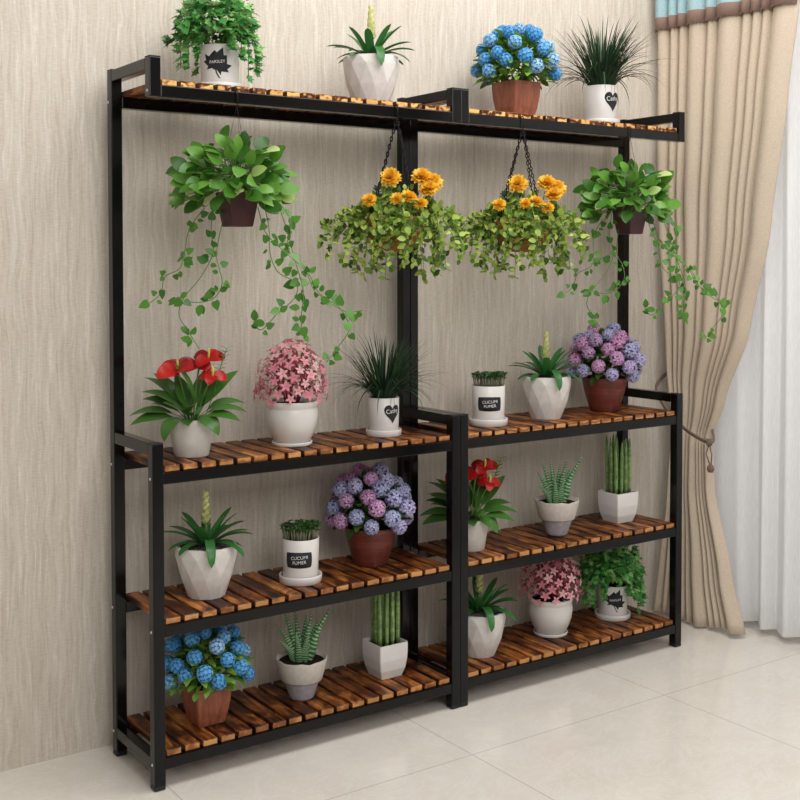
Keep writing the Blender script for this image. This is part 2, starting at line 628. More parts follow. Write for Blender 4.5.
IVY = [(0, 0), (0.22, 0.02), (0.46, 0.14), (0.27, 0.32), (0.48, 0.56), (0.2, 0.58), (0, 1.0), (-0.2, 0.58), (-0.48, 0.56), (-0.27, 0.32), (-0.46, 0.14), (-0.22, 0.02)]
ROUND = [(0, 0), (0.22, 0.12), (0.36, 0.40), (0.26, 0.74), (0, 1.05), (-0.26, 0.74), (-0.36, 0.40), (-0.22, 0.12)]
HEART = [(0, 0.06), (0.22, -0.02), (0.42, 0.14), (0.43, 0.4), (0.28, 0.7), (0, 1.05), (-0.28, 0.7), (-0.43, 0.4), (-0.42, 0.14), (-0.22, -0.02)]


def fib(n, zmin=-1.0, zmax=1.0):
    g = PI * (3 - 5 ** 0.5)
    for i in range(n):
        z = zmax - (zmax - zmin) * (i + 0.5) / n
        r = math.sqrt(max(0, 1 - z * z))
        yield Vector((r * math.cos(g * i), r * math.sin(g * i), z))


def rnd_dir():
    while True:
        v = Vector((random.uniform(-1, 1), random.uniform(-1, 1), random.uniform(-1, 1)))
        if 0.1 < v.length < 1:
            return v.normalized()


def tag(o, label=None, cat=None, group=None, kind=None):
    for k, v in (('label', label), ('category', cat), ('group', group), ('kind', kind)):
        if v:
            o[k] = v
    return o


def empty(name, loc=(0, 0, 0), rz=0.0):
    o = bpy.data.objects.new(name, None)
    C.objects.link(o)
    o.empty_display_size = 0.05
    o.location = loc
    o.rotation_euler = (0, 0, rz)
    return o


KIDS = {}


def kids(o):
    return [c for c in list(C.objects) if c.parent == o]


def copy_tree(o, parent=None):
    c = o.copy()
    C.objects.link(c)
    if parent:
        c.parent = parent
    for ch in kids(o):
        copy_tree(ch, c)
    return c


def text_mesh(s, size, wrap):
    """lettering as a mesh; wrap(x, y) puts each point onto the pot's surface"""
    cu = bpy.data.curves.new('lettering', 'FONT')
    cu.body, cu.size, cu.align_x, cu.align_y = s, size, 'CENTER', 'CENTER'
    cu.resolution_u = 3
    cu.offset = 0.0
    o = bpy.data.objects.new('lettering', cu)
    C.objects.link(o)
    dg = bpy.context.evaluated_depsgraph_get()
    dg.update()
    me = o.evaluated_get(dg).to_mesh()
    vs = [wrap(v.co.x, v.co.y) for v in me.vertices]
    fs = [tuple(p.vertices) for p in me.polygons]
    o.evaluated_get(dg).to_mesh_clear()
    bpy.data.objects.remove(o)
    return vs, fs


def cyl_wrap(R, z0, az, tilt=0.0, slope=0.0):
    """from label plane to the outside of a slightly tapering pot that faces -y when az is 0"""
    R0 = R

    def w(x, y):
        x, y = x * math.cos(tilt) - y * math.sin(tilt), x * math.sin(tilt) + y * math.cos(tilt)
        a = az + x / R0
        R = R0 + slope * y
        return (R * math.sin(a), -R * math.cos(a), z0 + y)
    return w


def wrapped_fill(mb, outline, wrap, mat=0, step=0.004):
    """a polygon filled in the plane, cut fine enough to bend round the pot"""
    bm = bmesh.new()
    vs = [bm.verts.new((x, y, 0)) for x, y in outline]
    f = bm.faces.new(vs)
    bmesh.ops.triangulate(bm, faces=bm.faces[:])
    xs = [p[0] for p in outline]
    x = min(xs) + step
    while x < max(xs):
        bmesh.ops.bisect_plane(bm, geom=bm.verts[:] + bm.edges[:] + bm.faces[:], plane_co=(x, 0, 0), plane_no=(1, 0, 0))
        x += step
    bmesh.ops.triangulate(bm, faces=bm.faces[:])
    bm.verts.index_update()
    mb.add([wrap(v.co.x, v.co.y) for v in bm.verts], [[v.index for v in q.verts] for q in bm.faces], mat)
    bm.free()


# ------------------------------------------------------------------ the setting
WY, WX = 0.3175, 2.17


def structure(name, mb, m, parent=None, smooth=False):
    o = mb.build(name, m, parent, smooth)
    if not parent:
        o['kind'] = 'structure'
    return o


mb = MB()
bevel_box(mb, (-4, -5, -0.08), (WX + 0.12, WY + 0.12, 0.0), 0)
structure('floor', mb, M['floor'])
mb = MB()
bevel_box(mb, (-4, WY, 0.0), (WX, WY + 0.12, 2.9), 0)
structure('wall_back', mb, M['wall'])
mb = MB()
for lo, hi in (((WX, 0.25, 0), (WX + 0.12, WY + 0.12, 2.9)), ((WX, -2.3, 2.35), (WX + 0.12, 0.25, 2.9)), ((WX, -5, 0), (WX + 0.12, -2.3, 2.9))):
    bevel_box(mb, lo, hi, 0)
structure('wall_right', mb, M['wall'])
win = empty('window_1', (WX + 0.05, -1.025, 0.0))
win['kind'] = 'structure'
mb = MB()
for lo, hi in (((-0.03, -1.275, 0), (0.03, -1.215, 2.35)), ((-0.03, 1.215, 0), (0.03, 1.275, 2.35)), ((-0.03, -1.215, 0), (0.03, 1.215, 0.06)),
               ((-0.03, -1.215, 2.29), (0.03, 1.215, 2.35)), ((-0.03, -0.03, 0.06), (0.03, 0.03, 2.29))):
    bevel_box(mb, lo, hi, 0.002)
structure('window_frame', mb, M['frame'], win)
for s in (-1, 1):
    mb = MB()
    y0, y1 = sorted((s * 0.03, s * 1.215))
    bevel_box(mb, (-0.004, y0, 0.06), (0.004, y1, 2.29), 0)
    structure('pane', mb, M['glass'], win)

# ------------------------------------------------------------------ curtains on the right wall


def interp(tab, z):
    if z <= tab[0][0]:
        return tab[0][1]
    for (a, va), (b, vb) in zip(tab, tab[1:]):
        if z <= b:
            t = (z - a) / (b - a)
            t = t * t * (3 - 2 * t) * 0.4 + t * 0.6
            return va + (vb - va) * t
    return tab[-1][1]


YL = [(0.0, 0.293), (0.2, 0.27), (0.4, 0.245), (0.68, 0.232), (0.85, 0.252), (1.45, 0.295), (2.4, 0.300)]
YR = [(0.0, -0.075), (0.18, -0.018), (0.47, 0.064), (0.63, 0.080), (0.77, 0.024), (1.0, -0.075), (1.33, -0.155), (1.74, -0.215), (2.04, -0.255), (2.4, -0.31)]
AMP = [(0.0, 0.038), (0.4, 0.026), (0.66, 0.017), (0.9, 0.026), (1.5, 0.034), (2.4, 0.036)]
FOLDS = [0.0, 0.104, 0.174, 0.243, 0.383, 0.461, 0.635, 0.704, 0.774, 0.835, 1.0]


def fold(u):
    for a, b in zip(FOLDS, FOLDS[1:]):
        if u <= b:
            return math.sin(PI * (u - a) / (b - a)) ** 0.75, (b - a)
    return 0.0, 0.1


def drape_point(u, z, off=0.0):
    f, wd = fold(u)
    amp = interp(AMP, z) * (0.55 + 4.5 * wd)
    yl, yr = interp(YL, z), interp(YR, z)
    x = 2.012 + 0.022 * u - 0.5 * interp(AMP, z) - amp * f * 0.85 - off
    y = yl + (yr - yl) * u
    return (x, min(y, 0.305), z)


def drape_mesh(z0, z1, nz, off, thick):
    mb = MB()
    nu = 264
    zz = [z0 + (z1 - z0) * k / nz for k in range(nz + 1)]
    vs = []
    for z in zz:
        for k in range(nu + 1):
            u = k / nu
            h = 0.0
            if z < 0.3 and z0 < 0.3:
                h = 0.012 * (1 - z / 0.3) * (math.sin(u * 9) * 0.5 + 0.5)
            p = drape_point(u, z, off)
            vs.append((p[0], p[1], p[2] + h))
    fs = [(i * (nu + 1) + k, i * (nu + 1) + k + 1, (i + 1) * (nu + 1) + k + 1, (i + 1) * (nu + 1) + k) for i in range(nz) for k in range(nu)]
    mb.add(vs, fs)
    return mb


cur = empty('curtain', (2.0, 0.1, 0))
tag(cur, 'beige linen curtain with blue and brown banded valance, gathered in the room corner', 'curtain')
dr = drape_mesh(0.008, 2.36, 70, 0.0, 0.003).build('drape', M['curtain'], cur)
vl = drape_mesh(2.020, 2.36, 8, 0.012, 0.003).build('valance', M['valance'], cur)
vl['label'] = 'blue and brown banded valance'
for o in (dr, vl):
    md = o.modifiers.new('thickness', 'SOLIDIFY')
    md.thickness = 0.003
    o.location = (-2.0, -0.1, 0)
mb = MB()
for k in range(70):
    u = (k + 0.5) / 70
    p = drape_point(u, 2.021, 0.0135)
    L = random.uniform(0.006, 0.016)
    tube(mb, [(p[0], p[1], 2.024), (p[0] - 0.001, p[1], 2.024 - L * 0.5), (p[0], p[1] + random.uniform(-.003, .003), 2.024 - L)], 0.0007, 4)
mb.build('fringe', M['cord'], vl)

mb = MB()
nu, nz = 420, 16
vs = []
for i in range(nz + 1):
    z = 0.026 + 2.36 * i / nz
    for k in range(nu + 1):
        u = k / nu
        y = 0.27 - 1.9 * u
        q = u * 96 + 1.5 * math.sin(u * 31)
        w = math.sin(q + 0.55 * math.sin(q)) * 0.8 + 0.35 * math.sin(u * 41 + 2)
        vs.append((2.098 + 0.030 * w, y + 0.004 * math.sin(z * 2 + u * 40), z))
fs = [(i * (nu + 1) + k, i * (nu + 1) + k + 1, (i + 1) * (nu + 1) + k + 1, (i + 1) * (nu + 1) + k) for i in range(nz) for k in range(nu)]
mb.add(vs, fs)
sh = mb.build('sheer_curtain', M['sheer'])
tag(sh, 'white sheer voile curtain hanging in soft folds across the window', 'sheer curtain')

tie = empty('curtain_tieback', (1.95, 0.03, 0.64))
tag(tie, 'brown cord tieback with a knotted end, wound round the gathered beige curtain', 'tieback')
mb = MB()
for dz, dx in ((0, 0), (0.006, 0.004)):
    P = [(2.10, 0.300, 0.86), (2.02, 0.296, 0.83), (1.950, 0.262, 0.795), (1.931, 0.21, 0.745), (1.928, 0.155, 0.700), (1.934, 0.085, 0.660), (1.952, 0.036, 0.640), (1.99, 0.044, 0.650), (2.06, 0.13, 0.71), (2.09, 0.22, 0.78), (2.10, 0.298, 0.855)]
    P = [(a - 1.95 + dx * 0.5, b - 0.03, c - 0.64 - dz) for a, b, c in P]
    tube(mb, spline(P, 6), 0.0038, 6)
mb.build('cord', M['cord'], tie)
mb = MB()
lathe(mb, [(0, -0.013), (0.009, -0.011), (0.012, 0), (0.009, 0.011), (0, 0.013)], 12)
kn = mb.build('knot', M['cord'], tie, loc=(-0.012, -0.012, 0.0))
mb = MB()
tube(mb, [(-0.012, -0.012, -0.005), (-0.016, -0.002, -0.04), (-0.012, -0.016, -0.075)], 0.0022, 5)
tube(mb, [(-0.012, -0.012, -0.005), (-0.012, -0.022, -0.04), (-0.012, -0.02, -0.075)], 0.0022, 5)
lathe(mb, [(0, -0.100), (0.008, -0.098), (0.0125, -0.088), (0.011, -0.079), (0.005, -0.072), (0, -0.071)], 12, 0, -0.012, -0.018)
mb.build('tassel', M['cord'], tie)

# ------------------------------------------------------------------ the two racks
T, W, D, H, HF = 0.0278, 0.8945, 0.264, 1.70, 0.8115
RAILS = [0.0605, 0.3715, 0.7285, 1.6205]
SLAT = 0.0145
SHELF = [z + T / 2 + SLAT for z in RAILS]       # upper face of the slats


def rack(x0, label, bolts_left):
    root = empty('plant_rack', (x0, 0, 0))
    tag(root, label, 'plant rack', 'black metal plant racks')

    def bar(name, lo, hi, m=M['metal'], par=root, bev=0.002):
        b = MB()
        bevel_box(b, lo, hi, bev, 0, 2)
        return b.build(name, m, par, False)
    for x in (0, W - T):
        p = bar('post', (x, D - T, 0.012), (x + T, D, H - 0.003))
        bar('foot_pad', (x - 0.0004, D - T - 0.0004, 0), (x + T + 0.0004, D + 0.0004, 0.0125), M['plastic'], p, 0.004)
        bar('post_cap', (x, D - T, H - 0.003), (x + T, D, H), M['plastic'], p, 0.001)
        p = bar('post', (x, 0, 0.012), (x + T, T, HF - 0.003))
        bar('foot_pad', (x - 0.0004, -0.0004, 0), (x + T + 0.0004, T + 0.0004, 0.0125), M['plastic'], p, 0.004)
        bar('post_cap', (x, 0, HF - 0.003), (x + T, T, HF), M['plastic'], p, 0.001)
        p = bar('post', (x, 0, RAILS[3] - T / 2), (x + T, T, H - 0.003))
        bar('post_cap', (x, 0, H - 0.003), (x + T, T, H), M['plastic'], p, 0.001)
        for z in (HF - T / 2 - 0.001, H - T / 2 - 0.003, RAILS[0]):
            bar('side_bar', (x + 0.0006, T, z - T / 2), (x + T - 0.0006, D - T, z + T / 2))
    for k, zr in enumerate(RAILS):
        for y in (0.0006, D - T):
            bar('shelf_rail', (T, y, zr - T / 2), (W - T, y + T - 0.0006, zr + T / 2))
        b = MB()
        for i in range(18):
            xs = 0.0325 + i * 0.0467
            z0 = zr + T / 2
            y0 = 0.007 + random.uniform(-0.001, 0.001)
            n0 = len(b.f)
            bevel_box(b, (xs, y0, z0), (xs + 0.0377 + random.uniform(-.0006, .0006), D - 0.004, z0 + SLAT), 0.0014)
            for q in range(n0, len(b.f)):
                ys = [b.v[j][1] for j in b.f[q]]
                if max(ys) - min(ys) < 0.0005:
                    b.mi[q] = 1
        s = b.build('slatted_shelf', [M['wood'], M['wood_end_burnt' if k == 3 else 'wood_end']], root, False)
        s['label'] = 'charred brown wooden slats'
    xb = -0.0012 if bolts_left else W + 0.0012
    for zr in RAILS:
        for y in (T * 0.48, D - T * 0.3):
            b = MB()
            lathe(b, [(0, 0.0018), (0.0028, 0.0012), (0.0042, -0.0015), (0, -0.002)], 12)
            o = b.build('bolt', M['bolt'], root, loc=(xb, y, zr))
            o.rotation_euler = (0, -PI / 2 if bolts_left else PI / 2, 0)
    return root


rack(0.0, 'left black metal plant rack with slatted wooden shelves, nearer the bare wall', True)
rack(0.8955, 'right black metal plant rack with slatted wooden shelves, nearer the curtain', False)

# ------------------------------------------------------------------ plants: one prototype of each kind
VIEW = 0.61        # the plants' own x axis runs along the shelves turned by this much
PROTO = {}


def soil_disc(root, r, z, m='soil', name='soil', sq=False, rz=0.0):
    mb = MB()
    vs, fs = [(0, 0, z + 0.003)], []
    n = 28
    for j, k in enumerate((0.35, 0.7, 1.0)):
        for i in range(n):
            a = 2 * PI * i / n
            s = r * k
            if sq:
                s = r * k / max(abs(math.cos(a)), abs(math.sin(a)))
            vs.append((s * math.cos(a), s * math.sin(a), z + (random.uniform(-.003, .004) if k < 1 else 0)))
    for i in range(n):
        fs.append((0, 1 + i, 1 + (i + 1) % n))
        for j in range(2):
            fs.append((1 + j * n + i, 1 + (j + 1) * n + i, 1 + (j + 1) * n + (i + 1) % n, 1 + j * n + (i + 1) % n))
    mb.add(vs, fs)
    if m == 'gravel':
        for i in range(150):
            a, q = random.uniform(0, 2 * PI), r * 0.95 * math.sqrt(random.random())
            s = random.uniform(0.0025, 0.005)
            c = Vector((q * math.cos(a), q * math.sin(a), z + 0.003))
            vv = [c + s * d * random.uniform(.7, 1.1) for d in (Vector((1, 0, 0)), Vector((0, 1, 0)), Vector((-1, 0, 0)), Vector((0, -1, 0)), Vector((0, 0, .8)), Vector((0, 0, -.8)))]
            mb.add(vv, [(0, 1, 4), (1, 2, 4), (2, 3, 4), (3, 0, 4), (1, 0, 5), (2, 1, 5), (3, 2, 5), (0, 3, 5)])
    o = mb.build(name, M[m], root)
    o.rotation_euler.z = rz
    return o


def hollow(outer, wall, depth):
    """outer profile from the base upward, then over the rim and down inside"""
    r, z = outer[-1]
    return [(0, outer[0][1])] + outer + [(r - wall * 0.3, z + 0.001), (r - wall, z), (r - wall * 1.25, z - depth * 0.5), (r - wall * 1.5, z - depth), (0, z - depth - 0.001)]


def saucer(root, r, h, m):
    mb = MB()
    lathe(mb, [(0, 0), (r * 0.93, 0), (r * 0.98, 0.002), (r, h * 0.9), (r * 0.985, h), (r * 0.94, h * 0.97), (r * 0.92, h * 0.5), (r * 0.9, h * 0.35), (0, h * 0.3)], 48)
    return mb.build('saucer', M[m], root)


def proto_bromeliad():
    root = empty('bromeliad')
    mb = MB()
    rows = [(0.046, 0), (0.0655, 0.052), (0.0765, 0.104), (0.0745, 0.127)]
    N = 11
    vs, fs = [], []
    for j, (r, z) in enumerate(rows):
        for k in range(N):
            a = 2 * PI * (k + 0.5 * j) / N
            vs.append((r * math.cos(a), r * math.sin(a), z))
    for j in range(3):
        for k in range(N):
            a, b = j * N + k, j * N + (k + 1) % N
            c, d = (j + 1) * N + k, (j + 1) * N + (k - 1) % N
            fs += [(a, b, c), (a, c, d)]
    fs.append(tuple(range(N))[::-1])
    base = 3 * N
    for r, z in ((0.069, 0.1275), (0.066, 0.112)):
        o = len(vs)
        for k in range(N):
            a = 2 * PI * (k + 1.5) / N
            vs.append((r * math.cos(a), r * math.sin(a), z))
        for k in range(N):
            fs.append((base + k, base + (k + 1) % N, o + (k + 1) % N, o + k))
        base = o
    fs.append(tuple(base + k for k in range(N)))
    mb.add(vs, fs)
    mb.build('pot', M['facet'], root, False)
    soil_disc(root, 0.066, 0.117, 'gravel', 'gravel')
    z0 = 0.122
    spec = [(-10, 62, .125, .5), (40, 64, .12, .45), (100, 68, .12, .4), (150, 60, .115, .5), (215, 66, .11, .5), (265, 60, .11, .7), (320, 66, .115, .45),
            (5, 38, .125, .95), (28, 50, .12, .8), (65, 42, .11, .9), (128, 45, .115, .9), (160, 42, .12, .8), (183, 40, .13, .9), (205, 28, .10, 1.2), (240, 30, .10, 1.3),
            (288, 55, .145, 2.9), (335, 30, .125, 1.5), (350, 44, .12, .8), (172, 20, .09, 1.0), (20, 22, .095, 1.1)]
    for az, el, L, dr_ in spec:
        a, e = math.radians(az + random.uniform(-4, 4)), math.radians(el)
        d = (math.cos(a) * math.cos(e), math.sin(a) * math.cos(e), math.sin(e))
        b = MB()
        leaf(b, (0.008 * math.cos(a), 0.008 * math.sin(a), z0), d, L * 0.94, 0.0235, dr_, 'strap', 0.28, 10)
        b.build('leaf', M['brom'], root)
    b = MB()
    tube(b, [(0, 0, z0), (0.001, 0, z0 + 0.07)], 0.0035, 6, 1)
    for i in range(34):
        t = i / 33
        a = i * 2.4
        z = z0 + 0.052 + 0.078 * t
        d = (math.cos(a) * (0.95 - 0.45 * t), math.sin(a) * (0.95 - 0.45 * t), 0.8)
        leaf(b, (0.004 * math.cos(a), 0.004 * math.sin(a), z), d, 0.023 - 0.008 * t, 0.015 - 0.004 * t, -0.9, 'oval', 0.4, 4)
    f = b.build('flower_spike', [M['spike'], M['stem']], root)
    f['label'] = 'pale yellow flower spike'
    return root


def proto_lily():
    root = empty('red_lily')
    mb = MB()
    lathe(mb, hollow([(0.040, 0), (0.0425, 0.003), (0.049, 0.045), (0.054, 0.08), (0.0565, 0.0915)], 0.004, 0.008), 48)
    mb.build('pot', M['matte_white'], root)
    soil_disc(root, 0.0515, 0.0835)
    z0 = 0.086
    # azimuth (0 = right, 270 = towards the viewer), elevation, length, width, droop
    spec = [(185, 52, .165, .034, 1.1), (195, 34, .17, .040, .95), (205, 22, .165, .044, .85), (238, 30, .125, .042, 1.9), (170, 62, .15, .032, 1.2), (160, 45, .15, .034, 1.0),
            (262, 56, .115, .040, 1.0), (282, 48, .11, .042, 1.0), (304, 34, .125, .042, 1.8), (330, 30, .15, .034, 1.0), (348, 42, .16, .034, 1.1), (5, 50, .165, .034, 1.2),
            (20, 36, .15, .034, 1.0), (60, 60, .14, .034, 1.0), (100, 58, .14, .036, .9), (130, 50, .14, .034, 1.0), (300, 70, .16, .034, .8), (222, 66, .14, .036, 1.2), (345, 64, .17, .030, 1.0), (270, 25, .085, .034, .9), (240, 60, .10, .036, .9), (200, 75, .15, .036, .9), (320, 78, .14, .036, .9), (80, 80, .15, .034, .7), (250, 78, .125, .036, .8), (30, 68, .16, .034, .9), (175, 70, .165, .032, 1.0)]
    for az, el, L, w, dr_ in spec:
        a, e = math.radians(az + random.uniform(-4, 4)), math.radians(el)
        d = (math.cos(a) * math.cos(e), math.sin(a) * math.cos(e), math.sin(e))
        b = MB()
        leaf(b, (0.012 * math.cos(a), 0.012 * math.sin(a), z0), d, L * (1.02 if el > 60 else 0.86), w * 1.08, dr_ * 1.2, 'stalk', 0.2, 12, 0, 0, (random.uniform(-.4, .4), -0.3, 1))
        b.build('leaf', M['lilyleaf'], root)
    # flowers: x across, y depth, height above the shelf, petal directions in degrees
    for (x, y, z, tilt, pet, size) in ((-0.028, -0.03, 0.212, 0.0, ((190, 15, 2.0), (245, 10, 1.3), (300, 25, 1.0), (15, 32, 1.3), (100, 40, .8)), 0.064),
                                       (0.042, 0.0, 0.238, 0.0, ((340, 20, 1.3), (40, 35, .9), (250, 5, 1.6), (180, 25, 1.2)), 0.045),
                                       (0.018, 0.01, 0.218, 0.0, ((300, 20, 2.0), (0, 20, 2.0), (90, 40, 1.0)), 0.042),
                                       (0.055, -0.02, 0.196, 0.0, ((0, 8, 1.4), (180, 15, 1.4), (270, 10, 1.6)), 0.042)):
        b = MB()
        tube(b, spline([(x * 0.2, y * 0.2, z0), (x * 0.6, y * 0.6, z0 + (z - z0) * 0.6), (x, y, z)], 4), 0.0022, 6, 1)
        for az, el, dr_ in pet:
            a, e = math.radians(az), math.radians(el)
            leaf(b, (x, y, z), (math.cos(a) * math.cos(e), math.sin(a) * math.cos(e), math.sin(e)), size, size * 0.72, dr_, 'oval', 0.2, 9, 0, 0, (0.1, -1.0, 0.75))
        f = b.build('flower', [M['red'], M['stem']], root)
        b = MB()
        tube(b, spline([(x, y, z), (x + 0.002, y - 0.004, z + 0.012), (x + 0.001, y - 0.006, z + 0.026)], 3), [0.003] * 6 + [0.0015], 7)
        b.build('spadix', M['spadix'], f)
    b = MB()
    P = spline([(0.03, 0.01, z0), (0.06, 0.0, 0.17), (0.07, -0.005, 0.21), (0.088, -0.005, 0.262)], 5)
    tube(b, P, 0.0011, 5)
    for i in range(6, len(P)):
        for s in (-1, 1):
            leaf(b, P[i], (s * 0.8, random.uniform(-.4, .4), 0.5), 0.019, 0.010, 0.6, 'oval', 0.2, 4)
    b.build('sprig', M['pothos_small'], root)
    return root


def dome_heads(root, heads, n, rx, rz, zc, zmin, head_r, name, skip=0.0, squash_front=0.0):
    for i, d in enumerate(fib(n, zmin, 0.97)):
        j = Vector((random.uniform(-.08, .08), random.uniform(-.08, .08), random.uniform(-.06, .06)))
        d = (d + j)
        o = bpy.data.objects.new(name, heads[i % len(heads)])
        C.objects.link(o)
        o.parent = root
        o.location = (d.x * rx, d.y * rx, zc + d.z * rz)
        o.rotation_euler = (random.uniform(0, 6), random.uniform(0, 6), random.uniform(0, 6))
        s = random.uniform(0.88, 1.1) * head_r
        o.scale = (s, s, s)


def head_mesh(name, petal, core, n=30, petals=4, ps=0.50):
    mb = MB()
    vs, fs = [], []
    bm = bmesh.new()
    bmesh.ops.create_icosphere(bm, subdivisions=2, radius=0.80)
    mb.add([v.co.copy() for v in bm.verts], [[v.index for v in f.verts] for f in bm.faces], 1)
    bm.free()
    for d in fib(n):
        u = d.cross(Vector((0.2, 0.5, 0.8))).normalized()
        w = d.cross(u)
        ph = random.uniform(0, 6)
        c = d * random.uniform(0.88, 0.97)
        for k in range(petals):
            a = ph + 2 * PI * k / petals
            e = u * math.cos(a) + w * math.sin(a)
            g = d.cross(e)
            p = [c, c + e * ps * 0.55 + g * ps * 0.36 + d * 0.07, c + e * ps * 0.98 + d * 0.04, c + e * ps * 0.55 - g * ps * 0.36 + d * 0.07]
            mb.add(p, [(0, 1, 2, 3)], 0)
    return mb.mesh(name, [petal, core], True)


def leaf_dome(root, n, rx, rz, zc, L, W_, mat, zmin=-0.35, name='foliage', shape='oval', z_start=None, stems=True):
    b = MB()
    for d in fib(n, zmin, 0.98):
        k = random.uniform(0.45, 0.92)
        p = Vector((d.x * rx * k, d.y * rx * k, zc + d.z * rz * k))
        dd = Vector((d.x, d.y, d.z * 0.6 + 0.15)) + rnd_dir() * 0.55
        leaf(b, p, dd, L * random.uniform(0.75, 1.2), W_, random.uniform(0.2, 1.1), shape, 0.2, 5, random.uniform(-.5, .5))
    if stems:
        for i in range(14):
            a = i * 2.4
            tube(b, [(0.02 * math.cos(a), 0.02 * math.sin(a), z_start), (rx * .45 * math.cos(a), rx * .45 * math.sin(a), zc + rz * random.uniform(.1, .5))], 0.002, 5)
    return b.build(name, mat, root)


def proto_purple():
    root = empty('purple_hydrangea')
    mb = MB()
    lathe(mb, hollow([(0.044, 0), (0.0465, 0.004), (0.056, 0.035), (0.066, 0.07), (0.0665, 0.078), (0.068, 0.080), (0.072, 0.103), (0.0725, 0.106)], 0.005, 0.012), 52)
    mb.build('pot', M['redpot'], root)
    soil_disc(root, 0.066, 0.095)
    leaf_dome(root, 330, 0.097, 0.114, 0.142, 0.034, 0.020, M['hydleaf'], -0.3, z_start=0.093)
    heads = [head_mesh('bloom', M['purple'], M['purple_core']) for i in range(3)]
    dome_heads(root, heads, 40, 0.103, 0.116, 0.140, -0.22, 0.0215, 'bloom')
    return root


def proto_blue():
    root = empty('blue_hydrangea')
    mb = MB()
    squarepot(mb, [(0.0325, 0), (0.0345, 0.003), (0.0415, 0.03), (0.046, 0.06), (0.0478, 0.085), (0.0478, 0.098), (0.0438, 0.098), (0.043, 0.086)])
    o = mb.build('pot', M['woodpot'], root, False)
    o.rotation_euler.z = VIEW
    s = soil_disc(root, 0.0425, 0.089, sq=True, rz=VIEW)
    leaf_dome(root, 460, 0.100, 0.110, 0.130, 0.034, 0.016, M['blueleaf'], -0.3, z_start=0.088)
    heads = [head_mesh('bloom', M['blue'], M['blue_core'], 46, 5, 0.32) for i in range(3)]
    dome_heads(root, heads, 36, 0.099, 0.114, 0.134, -0.16, 0.0188, 'bloom')
    return root


def proto_pink():
    root = empty('pink_flower')
    mb = MB()
    lathe(mb, hollow([(0.042, 0.004), (0.045, 0.008), (0.056, 0.03), (0.0645, 0.055), (0.0675, 0.078), (0.0655, 0.094), (0.0635, 0.098), (0.0665, 0.101), (0.0680, 0.111), (0.067, 0.114)], 0.005, 0.01), 52)
    mb.build('pot', M['white'], root)
    saucer(root, 0.0525, 0.010, 'white')
    soil_disc(root, 0.060, 0.105)
    b = MB()
    for d in fib(420, -0.3, 0.98):
        k = random.uniform(0.35, 0.9)
        p = Vector((d.x * 0.088 * k, d.y * 0.088 * k, 0.158 + d.z * 0.108 * k))
        leaf(b, p, d + rnd_dir() * 0.7, 0.018, 0.009, 0.5, 'oval', 0.2, 4)
    for i in range(14):
        a = i * 2.4
        tube(b, [(0.015 * math.cos(a), 0.015 * math.sin(a), 0.105), (0.045 * math.cos(a), 0.045 * math.sin(a), 0.19)], 0.002, 5)
    b.build('foliage', M['pink_dark'], root)
    b = MB()
    for k in range(5):
        a = 2 * PI * k / 5
        leaf(b, (0.0008 * math.cos(a), 0.0008 * math.sin(a), 0), (math.cos(a), math.sin(a), 0.42), 0.0135, 0.0066, 0.9, 'oval', -0.15, 4)
    tube(b, [(0, 0, -0.008), (0, 0, 0.001)], [0.0008, 0.0016], 5)
    me = b.mesh('blossom', M['pink'])
    for i, d in enumerate(fib(98, -0.32, 0.97)):
        o = bpy.data.objects.new('blossom', me)
        C.objects.link(o)
        o.parent = root
        k = random.uniform(0.92, 1.06)
        taper = 1.0 - 0.18 * max(0, d.z)
        o.location = (d.x * 0.094 * k * taper, d.y * 0.094 * k * taper, 0.155 + d.z * 0.118 * k)
        nd = (d + rnd_dir() * 0.3 + Vector((0, 0, 0.1))).normalized()
        o.rotation_euler = (nd.to_track_quat('Z', 'Y').to_matrix() @ Matrix.Rotation(random.uniform(0, 6), 3, 'Z')).to_euler()
        s = random.uniform(1.0, 1.3)
        o.scale = (s, s, s)
    return root


